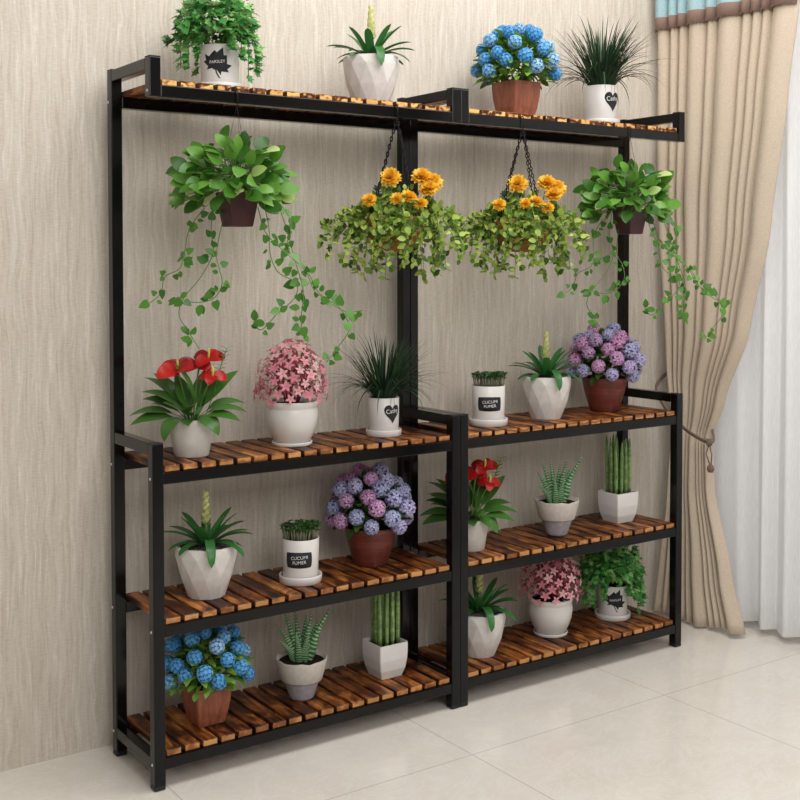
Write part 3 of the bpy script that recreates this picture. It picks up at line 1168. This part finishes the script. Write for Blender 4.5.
def proto_grass():
    root = empty('grass_plant')
    mb = MB()
    lathe(mb, hollow([(0.0385, 0.005), (0.040, 0.008), (0.0415, 0.05), (0.0425, 0.104)], 0.003, 0.008), 48)
    mb.build('pot', M['white'], root)
    saucer(root, 0.049, 0.018, 'white')
    soil_disc(root, 0.039, 0.098)
    b = MB()
    for i in range(270):
        a = random.uniform(0, 2 * PI)
        q = 0.032 * math.sqrt(random.random())
        el = math.radians(random.choice((random.uniform(60, 88), random.uniform(64, 86), random.uniform(46, 70))))
        L = random.uniform(0.12, 0.205)
        dr_ = random.uniform(0.15, 0.9) if el > 1.1 else random.uniform(0.8, 2.0)
        if random.random() < 0.05:
            el, dr_, L = math.radians(48), 2.5, 0.17
        args = ((q * math.cos(a), q * math.sin(a), 0.1), (math.cos(a) * math.cos(el), math.sin(a) * math.cos(el), math.sin(el)))
        for attempt in range(12):                                # blades stay clear of the wall behind
            tip = leaf(MB(), *args, L, 0.0056, dr_, 'blade', 0.4, 8)
            if -math.sin(VIEW) * tip.x + math.cos(VIEW) * tip.y < 0.14:
                break
            L *= 0.88
        leaf(b, *args, L, 0.0056, dr_, 'blade', 0.4, 8)
    b.build('grass_blades', M['grass'], root)
    # heart tag
    az = math.radians(35)
    pts = []
    for i in range(40):
        t = 2 * PI * i / 40
        pts.append((0.0240 * math.sin(t) ** 3, 0.00172 * (13 * math.cos(t) - 5 * math.cos(2 * t) - 2 * math.cos(3 * t) - math.cos(4 * t))))
    b = MB()
    R = 0.0424
    wrapped_fill(b, [(x, y) for x, y in pts][::-1], cyl_wrap(R, 0.066, az, 0, 0.02))
    tg = b.build('heart_tag', M['chalk'], root)
    tg['label'] = 'charcoal heart tag'
    md = tg.modifiers.new('thickness', 'SOLIDIFY')
    md.thickness = 0.0006
    md.offset = 0.0 
    b = MB()
    vs, fs = text_mesh('Cathy', 0.0165, cyl_wrap(R + 0.0007, 0.070, az, 0.1, 0.02))
    b.add(vs, fs)
    b.build('lettering', M['chalk_white'], tg, False)
    b = MB()
    for dx in (-0.006, 0.006):
        w = cyl_wrap(R + 0.0006, 0.0, az)
        tube(b, [w(dx, 0.084), w(dx * 0.9, 0.094), w(dx * 0.8, 0.1055)], 0.0004, 4)
    b.build('string', M['metal_hang'], tg)
    return root


def proto_cress():
    root = empty('potted_cress')
    mb = MB()
    lathe(mb, hollow([(0.044, 0.006), (0.0455, 0.009), (0.047, 0.06), (0.0485, 0.115)], 0.003, 0.008), 48)
    mb.build('pot', M['white'], root)
    saucer(root, 0.056, 0.021, 'white')
    soil_disc(root, 0.045, 0.109)
    b = MB()
    for i in range(210):
        a, q = random.uniform(0, 2 * PI), 0.044 * math.sqrt(random.random())
        x, y = q * math.cos(a), q * math.sin(a)
        h = random.uniform(0.026, 0.042)
        tx, ty = x * 1.12 + random.uniform(-.003, .003), y * 1.12 + random.uniform(-.003, .003)
        tube(b, [(x, y, 0.109), ((x + tx) / 2, (y + ty) / 2, 0.109 + h * .55), (tx, ty, 0.109 + h)], 0.0009, 4, 1)
        for k in range(4):
            an = random.uniform(0, 2 * PI)
            leaf(b, (tx, ty, 0.109 + h), (math.cos(an), math.sin(an), random.uniform(0.2, 0.9)), 0.0095, 0.0065, 0.7, 'oval', 0.2, 4)
    b.build('cress_sprouts', [M['cress'], M['stem_pale']], root)
    R = 0.0477
    n = 10
    out = []
    for i in range(n + 1):
        t = -1 + 2 * i / n
        out.append((t * 0.0315, 0.0200 - 0.0012 * t * t))
    for i in range(1, n):
        t = 1 - 2 * i / n
        out.append((0.0315 + 0.002 * (1 - t * t), t * 0.0195))
    for i in range(n + 1):
        t = 1 - 2 * i / n
        out.append((t * 0.0300, -0.0210 + 0.0015 * t * t))
    for i in range(1, n):
        t = -1 + 2 * i / n
        out.append((-(0.0315 + 0.002 * (1 - t * t)), t * 0.0195))
    b = MB()
    wrapped_fill(b, [(x * 1.06, y) for x, y in out[::-1]], cyl_wrap(R, 0.066, 0.0, 0, 0.027))
    tg = b.build('name_plate', M['chalk'], root)
    tg['label'] = 'charcoal name plate'
    md = tg.modifiers.new('thickness', 'SOLIDIFY')
    md.thickness = 0.0006
    md.offset = 0.0 
    b = MB()
    for s, dy in (('CUCUMI', 0.0062), ('FUMER', -0.0062)):
        vs, fs = text_mesh(s, 0.0120, cyl_wrap(R + 0.0008 + dy * 0.027, 0.0655, 0.02, 0.07, 0.027))
        b.add([(x, y, z + dy) for x, y, z in vs], fs)
    b.build('lettering', M['chalk_white'], tg, False)
    return root


def proto_haworthia():
    root = empty('zebra_haworthia')
    mb = MB()
    lo = [(0.027, 0), (0.030, 0.003)] + [(0.031 + 0.0155 * i / 14 + 0.0014 * (i % 2), 0.004 + 0.047 * i / 14) for i in range(15)]
    up = [(0.0535, 0.0515), (0.055, 0.054), (0.062, 0.08), (0.0675, 0.106)]
    lathe(mb, [(0, 0)] + lo + [(0.030, 0.0512), (0, 0.0512)], 48)
    p = mb.build('pot', M['grey_clay'], root)
    p['label'] = 'grey ribbed lower half of the pot'
    mb = MB()
    lathe(mb, [(0.03, 0.0512)] + up + [(0.067, 0.109), (0.0640, 0.108), (0.060, 0.096), (0, 0.094)], 48)
    for i, (x, y, z) in enumerate(mb.v):
        if z > 0.1:
            mb.v[i] = (x, y, z + 0.0012 * math.sin(7 * math.atan2(y, x)) + 0.0008 * math.sin(12 * math.atan2(y, x)))
    o = mb.build('pot_rim', M['cream'], root)
    o['label'] = 'cream upper band of the pot'
    soil_disc(root, 0.0595, 0.0985)
    z0 = 0.097
    for (tx, ty, tz) in ((-.045, .01, .125), (-.018, .015, .128), (.012, .02, .118), (.030, -.005, .132), (.076, 0, .140), (-.062, -.005, .098), (-.058, -.01, .058), (.02, -.03, .080), (-.012, -.03, .085), (.045, .02, .105)):
        b = MB()
        bx, by = tx * 0.22, ty * 0.3
        P = spline([(bx, by, z0), (bx + (tx - bx) * 0.42, by + (ty - by) * 0.4, z0 + tz * 0.55), (tx, ty, z0 + tz)], 7)
        out = Vector((tx, ty - 0.02, 0)).normalized()
        n = len(P) - 1
        base_w = 0.0122
        vs, fs, uv = [], [], []
        for i, q in enumerate(P):
            t = i / n
            d = (P[min(i + 1, n)] - P[max(i - 1, 0)]).normalized()
            s = d.cross(Vector((0.05, -1, 0.1))).normalized()
            g = s.cross(d)
            w = base_w * (1 - t) ** 0.75 * (0.9 + 0.3 * math.sin(PI * min(1, t * 2.2)) if t < 0.45 else 1.0) + 0.0003
            for k in range(8):
                a = 2 * PI * k / 8
                vs.append(q + s * w * math.cos(a) + g * w * 0.45 * math.sin(a))
                uv.append((k / 8, t + 0.001))
        for i in range(n):
            for k in range(8):
                fs.append((i * 8 + k, i * 8 + (k + 1) % 8, (i + 1) * 8 + (k + 1) % 8, (i + 1) * 8 + k))
        b.add(vs, fs, 0, uv)
        b.build('leaf', M['haw'], root)
    return root


def proto_snake():
    root = empty('snake_plant')
    mb = MB()
    squarepot(mb, [(0.030, 0), (0.0335, 0.002), (0.0415, 0.026), (0.0456, 0.055), (0.0465, 0.08), (0.0462, 0.095), (0.0462, 0.0975), (0.0425, 0.0975), (0.042, 0.086)])
    o = mb.build('pot', M['square_white'], root, False)
    o.rotation_euler.z = VIEW
    soil_disc(root, 0.0415, 0.0885, sq=True, rz=VIEW)
    rot = Matrix.Rotation(VIEW, 3, 'Z')
    for i, (x, y) in enumerate(((-.028, -.02), (-.012, -.024), (.004, -.026), (.022, -.022), (-.025, 0), (-.008, -.004), (.010, -.006), (.027, .002), (-.02, .02), (0, .018), (.018, .022), (.03, -.012))):
        p = rot @ Vector((x * 1.12, y * 1.15, 0))
        h = random.uniform(0.165, 0.195)
        lx, ly = x * 0.10 + random.uniform(-.003, .003), random.uniform(-.003, .003)
        b = MB()
        P = [(p.x + lx * t, p.y + ly * t, 0.087 + h * t) for t in (0, .2, .4, .6, .8, .92, .98, 1.0)]
        tube(b, P, [0.0050, 0.0062, 0.0064, 0.0060, 0.0050, 0.0034, 0.002, 0.0004], 10)
        b.build('leaf', M['snake'], root)
    return root


MAPLE = [(0, 0.0), (0.10, 0.03), (0.30, -0.10), (0.27, 0.04), (0.54, 0.14), (0.44, 0.22), (0.56, 0.44), (0.36, 0.40), (0.32, 0.50), (0.17, 0.33), (0.24, 0.70), (0.13, 0.65), (0.0, 0.92)]


def proto_ivy():
    root = empty('potted_ivy')
    mb = MB()
    lathe(mb, hollow([(0.043, 0.005), (0.0445, 0.008), (0.046, 0.05), (0.0485, 0.108)], 0.003, 0.008), 48)
    mb.build('pot', M['white'], root)
    saucer(root, 0.0575, 0.018, 'white')
    soil_disc(root, 0.045, 0.102)
    b = MB()
    for d in fib(620, -0.25, 0.98):
        k = random.uniform(0.5, 1.04)
        p = Vector((d.x * 0.094 * k - 0.006, d.y * 0.090 * k, 0.152 + d.z * 0.098 * k))
        if p.z < 0.118 and math.hypot(p.x, p.y) < 0.054:
            continue
        dd = Vector((d.x, d.y, d.z * 0.5 - 0.25)) + rnd_dir() * 0.6
        flat_leaf(b, p, dd, d + rnd_dir() * 0.5 + Vector((0, -0.2, 0.3)), IVY, random.uniform(0.017, 0.029))
    # trailing shoots; they fall outside the pot
    for az, L, dz in ((180, .118, .02), (200, .09, -.06), (215, .078, -.065), (160, .09, -.04), (335, .078, -.080), (350, .085, -.06), (10, .085, -.04), (320, .074, -.04), (300, .07, -.02), (240, .075, -.03), (90, .09, -.05), (40, .1, -.06), (130, .1, -.05)):
        a = math.radians(az)
        P = spline([(0.02 * math.cos(a), 0.02 * math.sin(a), 0.11), (L * .62 * math.cos(a), L * .65 * math.sin(a), 0.15), (L * math.cos(a), L * math.sin(a), 0.122), (L * 1.04 * math.cos(a), L * 1.04 * math.sin(a), 0.115 + dz)], 6)
        tube(b, P, 0.001, 4, 1)
        for q in P[5:]:
            for s in range(2):
                dd = Vector((math.cos(a), math.sin(a), -0.6)) + rnd_dir() * 0.9
                flat_leaf(b, q, dd, Vector((math.cos(a) * .6, math.sin(a) * .6 - .4, 0.6)) + rnd_dir() * .4, IVY, random.uniform(0.016, 0.026))
    b.build('foliage', [M['ivy'], M['stem']], root)
    R, az, tl = 0.0472, 0.02, -0.38
    out = MAPLE + [(-x, y) for x, y in MAPLE[-2:0:-1]]
    out = [(x * 0.066, (y - 0.32) * 0.062) for x, y in out]
    b = MB()
    w = cyl_wrap(R, 0.066, az, tl, 0.042)
    wrapped_fill(b, out, w)
    stem = [(-0.0092, -0.016), (-0.0062, -0.016), (-0.0055, -0.026), (-0.0010, -0.0385), (-0.0040, -0.0385), (-0.0085, -0.026)]
    wrapped_fill(b, stem[::-1], cyl_wrap(R, 0.066, az, 0.22, 0.042))
    tg = b.build('leaf_emblem', M['chalk'], root)
    tg['label'] = 'charcoal maple leaf emblem'
    b = MB()
    vs, fs = text_mesh('PARSLEY', 0.0100, cyl_wrap(R + 0.0006, 0.0665, az, 0.08, 0.042))
    b.add(vs, fs)
    b.build('lettering', M['chalk_white'], tg, False)
    return root


def hook_part(root, z_top):
    """bent wire that goes over the front rail of the shelf; the plant hangs below"""
    b = MB()
    P = [(0, 0.0325, z_top - 0.012), (0, 0.0325, z_top + 0.001), (0, 0.030, z_top + 0.0035), (0, 0.0, z_top + 0.0035), (0, -0.003, z_top + 0.001), (0, -0.003, z_top - 0.020), (0, 0.0, z_top - 0.032)]
    tube(b, P, 0.0016, 6)
    return b


RAIL_TOP = RAILS[3] + T / 2


def proto_pothos():
    """origin at the middle of the pot; the rail's top edge is 0.2755 above"""
    root = empty('hanging_pothos')
    zt = RAIL_TOP - 1.359
    mb = MB()
    squarepot(mb, [(0.026, -0.046), (0.028, -0.044), (0.035, 0.0), (0.040, 0.036), (0.036, 0.036), (0.034, 0.028)])
    o = mb.build('pot', M['maroon'], root, False)
    o.rotation_euler.z = VIEW
    soil_disc(root, 0.0345, 0.029, sq=True, rz=VIEW)
    b = MB()
    for i, d in enumerate(fib(185, -0.46, 0.97)):
        k = random.uniform(0.5, 1.0)
        p = Vector((d.x * 0.128 * k, d.y * 0.112 * k, 0.050 + d.z * 0.112 * k))
        if p.z < 0.004 and abs(p.x) < 0.045 and p.y < 0.02:
            continue
        if abs(p.x) < 0.042 and abs(p.y) < 0.05 and p.z < 0.04:
            p.y = -0.055 if p.y < 0 else 0.055
        p.x -= 0.010
        dd = Vector((d.x, d.y * 0.8 - 0.1, d.z * 0.5)) + rnd_dir() * 0.45
        q = p - dd.normalized() * 0.02
        nrm = Vector((0, -0.75, 0.65)) + d * 0.4 + rnd_dir() * 0.5
        L = random.uniform(0.040, 0.056)
        leaf(b, p, dd, L, L * 0.66, random.uniform(0.1, 0.9), 'oval', 0.12, 7, 0, 0, nrm)
        tube(b, [(0, 0, 0.03), (q.x * .5, q.y * .5, 0.05 + max(0, q.z - .03) * .7), tuple(p)], 0.0011, 4, 1)
    b.build('foliage', [M['pothos'], M['stem']], root)
    # trailing vines, points as (across, height) with the depth drifting a little
    vines = [
        [(-.055, .02), (-.062, -.05), (-.055, -.11), (-.085, -.17), (-.122, -.215), (-.135, -.255), (-.118, -.29), (-.088, -.335)],
        [(-.08, .0), (-.112, -.05), (-.118, -.11), (-.128, -.145), (-.165, -.165), (-.178, -.205), (-.215, -.235)],
        [(-.03, .0), (-.045, -.10), (-.035, -.14), (-.028, -.18), (-.05, -.215), (-.09, -.225), (-.132, -.215)],
        [(.06, .02), (.078, -.05), (.082, -.11), (.10, -.155), (.142, -.18), (.138, -.215), (.10, -.25), (.06, -.29), (.04, -.27)],
        [(.08, .03), (.125, -.02), (.13, -.06), (.122, -.085), (.135, -.12), (.175, -.16), (.20, -.205), (.255, -.245), (.30, -.245)],
        [(.05, .0), (.07, -.06), (.11, -.10), (.165, -.15), (.19, -.2), (.245, -.235), (.268, -.285), (.245, -.325), (.215, -.365)],
        [(.10, .0), (.12, -.06), (.14, -.13), (.16, -.20), (.155, -.26), (.158, -.30)],
    ]
    for vi, pts in enumerate(vines):
        b = MB()
        dep = -0.035 - 0.012 * (vi % 3)
        P = spline([(x, dep * min(1, k / 2) + 0.012 * math.sin(k * 1.3 + vi), z) for k, (x, z) in enumerate(pts)], 5)
        tube(b, P, 0.0012, 5, 1)
        for i in range(2, len(P)):
            if random.random() < 0.50:
                continue
            for s in range(1 if random.random() < 0.75 else 2):
                d = rnd_dir()
                d.y *= 0.35
                d.z -= 0.15
                nrm = Vector((0, -0.9, 0.35)) + rnd_dir() * 0.45
                p = P[i] + d.normalized() * 0.006
                flat_leaf(b, p, d, nrm, HEART if i % 3 else ROUND, random.uniform(0.014, 0.027), 0, 0.25)
        b.build('vine', [M['pothos_small'], M['stem']], root)
    hb = hook_part(root, zt)
    for i in range(len(hb.v)):                                   # hook frame is turned back to the rail
        v = Matrix.Rotation(VIEW, 3, 'Z') @ Vector(hb.v[i])
        hb.v[i] = tuple(v)
    hb.build('hook', M['metal_hang'], root)
    b = MB()
    for k in range(3):
        a = VIEW + PI / 4 + k * 2 * PI / 3
        tube(b, [(0, 0, zt - 0.030), (0.046 * math.cos(a), 0.046 * math.sin(a), 0.032)], 0.0005, 4)
    b.build('hanger_wire', M['metal_hang'], root)
    return root


def proto_basket():
    """origin at the middle of the bowl"""
    root = empty('hanging_flower_basket')
    zt = RAIL_TOP - 1.310
    zr = 0.035
    mb = MB()
    lathe(mb, [(0, -0.055), (0.03, -0.052), (0.055, -0.04), (0.074, -0.015), (0.083, 0.015), (0.086, zr), (0.080, zr + 0.002), (0.076, 0.02), (0, 0.018)], 40)
    mb.build('bowl', M['coir'], root)
    b = MB()
    b2 = []
    for i in range(56):
        a = random.uniform(0, 2 * PI)
        L = random.uniform(0.095, 0.160)
        up = random.uniform(0.0, 0.05)
        dn = random.choice((random.uniform(-0.03, 0.06), random.uniform(0.04, 0.13), random.uniform(0.10, 0.165)))
        ca, sa = math.cos(a), math.sin(a) * 0.85
        if dn > 0.1:
            L = random.uniform(0.095, 0.12)
        P = spline([(0.04 * ca, 0.04 * sa, zr - 0.01), (0.082 * ca, 0.082 * sa, zr + up), (L * .95 * ca, L * .95 * sa, zr + up * 0.6 - dn * .4), (L * 1.05 * ca, L * 1.05 * sa, zr - dn)], 5)
        tube(b, P, 0.0008, 4, 1)
        for p in P[3:]:
            for s in range(2):
                d = rnd_dir()
                d.z -= 0.2
                flat_leaf(b, p, d, Vector((ca * .4, sa * .4 - .5, .55)) + rnd_dir() * .85, ROUND, random.uniform(0.012, 0.024), 0, 0.2)
    # sprays that reach further out
    for az, L, dz in ((182, .20, -.07), (176, .195, -.02), (190, .18, -.10), (-12, .165, -.11), (2, .18, -.05), (-6, .175, -.085), (10, .17, .0), (200, .15, -.13), (-25, .14, -.135), (260, .11, -.14), (280, .105, -.12), (240, .12, -.11)):
        a = math.radians(az)
        ca, sa = math.cos(a), math.sin(a)
        P = spline([(0.05 * ca, 0.05 * sa, zr), (L * .6 * ca, L * .6 * sa, zr + 0.02), (L * .9 * ca, L * .9 * sa, zr + dz * .45), (L * ca, L * sa, zr + dz)], 6)
        tube(b, P, 0.0009, 4, 1)
        for p in P[4:]:
            for s in range(2):
                d = rnd_dir()
                flat_leaf(b, p, d, Vector((0, -.7, .5)) + rnd_dir() * .5, ROUND, random.uniform(0.013, 0.021), 0, 0.2)
    # leaves lying over the front of the bowl
    for i in range(50):
        a = random.uniform(PI, 2 * PI)
        z = random.uniform(-0.06, zr + 0.02)
        r = 0.088 + random.uniform(0.0, 0.03)
        p = Vector((r * math.cos(a), r * math.sin(a), z))
        if random.random() < 0.35 and z < 0.02 and z > -0.04:
            continue
        flat_leaf(b, p, Vector((random.uniform(-.8, .8), 0, -1)), Vector((math.cos(a), math.sin(a), .4)) + rnd_dir() * .4, ROUND, random.uniform(0.012, 0.02), 0, 0.2)
    # low leafy cushion inside the rim
    for i in range(210):
        a, q = random.uniform(0, 2 * PI), 0.085 * math.sqrt(random.random())
        flat_leaf(b, (q * math.cos(a), q * math.sin(a), zr + random.uniform(-.005, .095) * (1 - q / 0.14)), rnd_dir() + Vector((0, 0, .4)), Vector((0, -.7, .5)) + rnd_dir() * .6, ROUND, random.uniform(0.014, 0.030), 0, 0.2)
    b.build('foliage', [M['basketleaf'], M['stem']], root)
    b = MB()
    for k in range(14):
        a = 2 * PI * k / 14
        leaf(b, (-0.052 + 0.003 * math.cos(a), 0.0, zr + 0.055 + 0.016 * math.sin(a)), (math.cos(a), -0.3, 0.8), 0.018, 0.012, 0.5, 'oval', 0.2, 4)
    tube(b, [(-0.045, 0, zr - .01), (-0.052, 0, zr + .055)], 0.0012, 4)
    b.build('grey_green_sprig', M['bluegreen'], root)
    fm = MB()
    for ring, (n, el, L) in enumerate(((16, -0.15, 1.0), (15, 0.2, .95), (13, 0.55, .9), (10, .9, .8), (6, 1.25, .7))):
        for k in range(n):
            a = 2 * PI * (k + 0.5 * (ring % 2)) / n + random.uniform(-.1, .1)
            d = (math.cos(a) * math.cos(el), math.sin(a) * math.cos(el), math.sin(el))
            leaf(fm, (0, 0, -0.1), d, L * random.uniform(.92, 1.1), 0.5, random.uniform(-.5, .1), 'oval', 0.35, 4)
    fme = fm.mesh('flower', M['gold'])
    for (x, y, z, r) in ((-.017, -.035, .138, .031), (.064, -.03, .140, .030), (.094, -.03, .126, .030), (.082, -.05, .108, .028), (-.07, -.06, .078, .022), (.03, -.07, .086, .024), (.060, -.085, .068, .020), (.0, -.08, .080, .020)):
        o = bpy.data.objects.new('flower', fme)
        C.objects.link(o)
        o.parent = root
        o.location = (x, y, z)
        o.rotation_euler = (Matrix.Rotation(random.uniform(-.4, .4), 3, 'Z') @ Matrix.Rotation(random.uniform(0.6, 1.05), 3, 'X') @ Matrix.Rotation(random.uniform(0, 6), 3, 'Z')).to_euler()
        o.scale = (r, r, r)
        sb = MB()
        tube(sb, [(x * .6, y * .6, zr - .01), (x * .85, y * .85 + .004, (z + zr) / 2), (x, y + .004, z - .004)], 0.0014, 5)
        st = sb.build('stalk', M['stem'], root)
    hb = hook_part(root, zt)
    for i in range(len(hb.v)):
        hb.v[i] = tuple(Matrix.Rotation(VIEW, 3, 'Z') @ Vector(hb.v[i]))
    hb.build('hook', M['metal_hang'], root)
    for az in (215, 145, 304, 56):
        a = math.radians(az)
        A = Vector((0, 0, zt - 0.030))
        B = Vector((0.082 * math.cos(a), 0.082 * math.sin(a), zr))
        n = 26
        ch = MB()
        d = (B - A).normalized()
        u = d.cross(Vector((0, 1, 0.2))).normalized()
        w = d.cross(u)
        ll = (B - A).length / n
        for i in range(n):
            c = A + d * ll * (i + 0.5)
            s = u if i % 2 else w
            ring = [c + d * (ll * 0.66) * math.cos(t) + s * 0.0032 * math.sin(t) for t in [2 * PI * k / 8 for k in range(8)]]
            tube(ch, ring, 0.0013, 4, 0, True)
        ch.build('chain', M['metal_hang'], root)
    return root


# ------------------------------------------------------------------ every plant at its place
def put(kind, maker, loc, label, cat, group, rz=-VIEW, scale=1.0):
    if kind not in PROTO:
        PROTO[kind] = maker()
        o = PROTO[kind]
    else:
        o = copy_tree(PROTO[kind])
    o.location = loc
    o.rotation_euler = (0, 0, rz)
    o.scale = (scale, scale, scale)
    tag(o, label, cat, group)
    return o


S1, S2, S3, S4 = SHELF
PLANTS = [
    ('lily', proto_lily, (0.147, 0.107, S3), 'red flowering lily in matte white pot, whole, at the left end of the middle-height shelf', 'flowering plant', 'red lilies', 1),
    ('pink', proto_pink, (0.432, 0.114, S3), 'pink star-flowered plant in white pot with saucer, between red lily and dark grass', 'flowering plant', 'pink star flowers', 1),
    ('grass', proto_grass, (0.717, 0.112, S3), 'dark spiky grass in white heart-tagged pot, below a hanging basket beside the middle posts', 'grass plant', 'potted grasses', 1),
    ('cress', proto_cress, (1.077, 0.102, S3), 'green cress in white pot with charcoal plate, beside a faceted pot on the right rack', 'cress', 'potted cress', 1),
    ('brom', proto_bromeliad, (1.319, 0.124, S3), 'rosette plant in faceted white pot standing between cress and purple hydrangea', 'bromeliad', 'rosette plants in faceted pots', 1),
    ('purple', proto_purple, (1.590, 0.148, S3), 'purple hydrangea in red clay pot on the right rack, next to the rosette plant', 'hydrangea', 'purple hydrangeas', 1),
    ('brom', proto_bromeliad, (0.195, 0.130, S2), 'rosette plant in faceted white pot with grey gravel, directly above the lower blue hydrangea', 'bromeliad', 'rosette plants in faceted pots', 1),
    ('cress', proto_cress, (0.450, 0.104, S2), 'green cress in white pot with charcoal plate, next to purple hydrangea on the left rack', 'cress', 'potted cress', 1),
    ('purple', proto_purple, (0.695, 0.145, S2), 'purple hydrangea in red clay pot on the left rack, below the heart-tagged grass pot', 'hydrangea', 'purple hydrangeas', 1),
    ('lily', proto_lily, (1.022, 0.118, S2), 'red flowering lily in matte white pot, partly hidden behind the middle posts', 'flowering plant', 'red lilies', 1),
    ('haw', proto_haworthia, (1.345, 0.102, S2), 'banded succulent in grey and cream pot on the right rack, beside the red lily', 'succulent', 'banded succulents', 1),
    ('snake', proto_snake, (1.632, 0.128, S2), 'upright spear-leaved snake plant in square white pot on the right rack, near the curtain', 'snake plant', 'snake plants', 1),
    ('blue', proto_blue, (0.185, 0.115, S1), 'blue hydrangea in square brown pot on the lowest shelf', 'hydrangea', 'blue hydrangeas', 1),
    ('haw', proto_haworthia, (0.457, 0.113, S1), 'banded succulent in grey and cream pot on the lowest shelf, beside the blue hydrangea', 'succulent', 'banded succulents', 1),
    ('snake', proto_snake, (0.730, 0.126, S1), 'upright spear-leaved snake plant in square white pot on the lowest shelf', 'snake plant', 'snake plants', 1),
    ('brom', proto_bromeliad, (1.055, 0.115, S1), 'rosette plant in faceted white pot on the lowest shelf, partly behind the middle posts', 'bromeliad', 'rosette plants in faceted pots', 1),
    ('pink', proto_pink, (1.348, 0.132, S1), 'pink star-flowered plant in white pot with saucer on the lowest shelf', 'flowering plant', 'pink star flowers', 1),
    ('ivy', proto_ivy, (1.625, 0.142, S1), 'green ivy in white leaf-emblem pot on the lowest shelf, near the curtain', 'ivy', 'potted ivy', 1),
    ('ivy', proto_ivy, (0.240, 0.130, S4), 'green ivy in white leaf-emblem pot on the top shelf', 'ivy', 'potted ivy', 1.03),
    ('brom', proto_bromeliad, (0.690, 0.130, S4), 'rosette plant in faceted white pot on the top shelf', 'bromeliad', 'rosette plants in faceted pots', 1.02),
    ('blue', proto_blue, (1.203, 0.130, S4), 'blue hydrangea in square brown pot on the top shelf', 'hydrangea', 'blue hydrangeas', 1.1),
    ('grass', proto_grass, (1.551, 0.130, S4), 'dark spiky grass in white heart-tagged pot on the top shelf', 'grass plant', 'potted grasses', 1.2),
]
for kind, mk, loc, label, cat, group, sc in PLANTS:
    put(kind, mk, loc, label, cat, group, -VIEW, sc)

put('pothos', proto_pothos, (0.219, -0.003, 1.359), 'trailing green pothos in dark maroon pot hanging in front of the bare wall, left', 'hanging plant', 'hanging pothos plants')
put('basket', proto_basket, (0.682, -0.003, 1.310), 'yellow flower basket hung on chains in front of the middle posts', 'hanging basket', 'hanging flower baskets')
put('basket', proto_basket, (1.114, -0.003, 1.310), 'yellow flower basket hung on chains under the top blue hydrangea', 'hanging basket', 'hanging flower baskets')
put('pothos', proto_pothos, (1.543, -0.003, 1.359), 'trailing green pothos in dark maroon pot hanging near the curtain', 'hanging plant', 'hanging pothos plants')
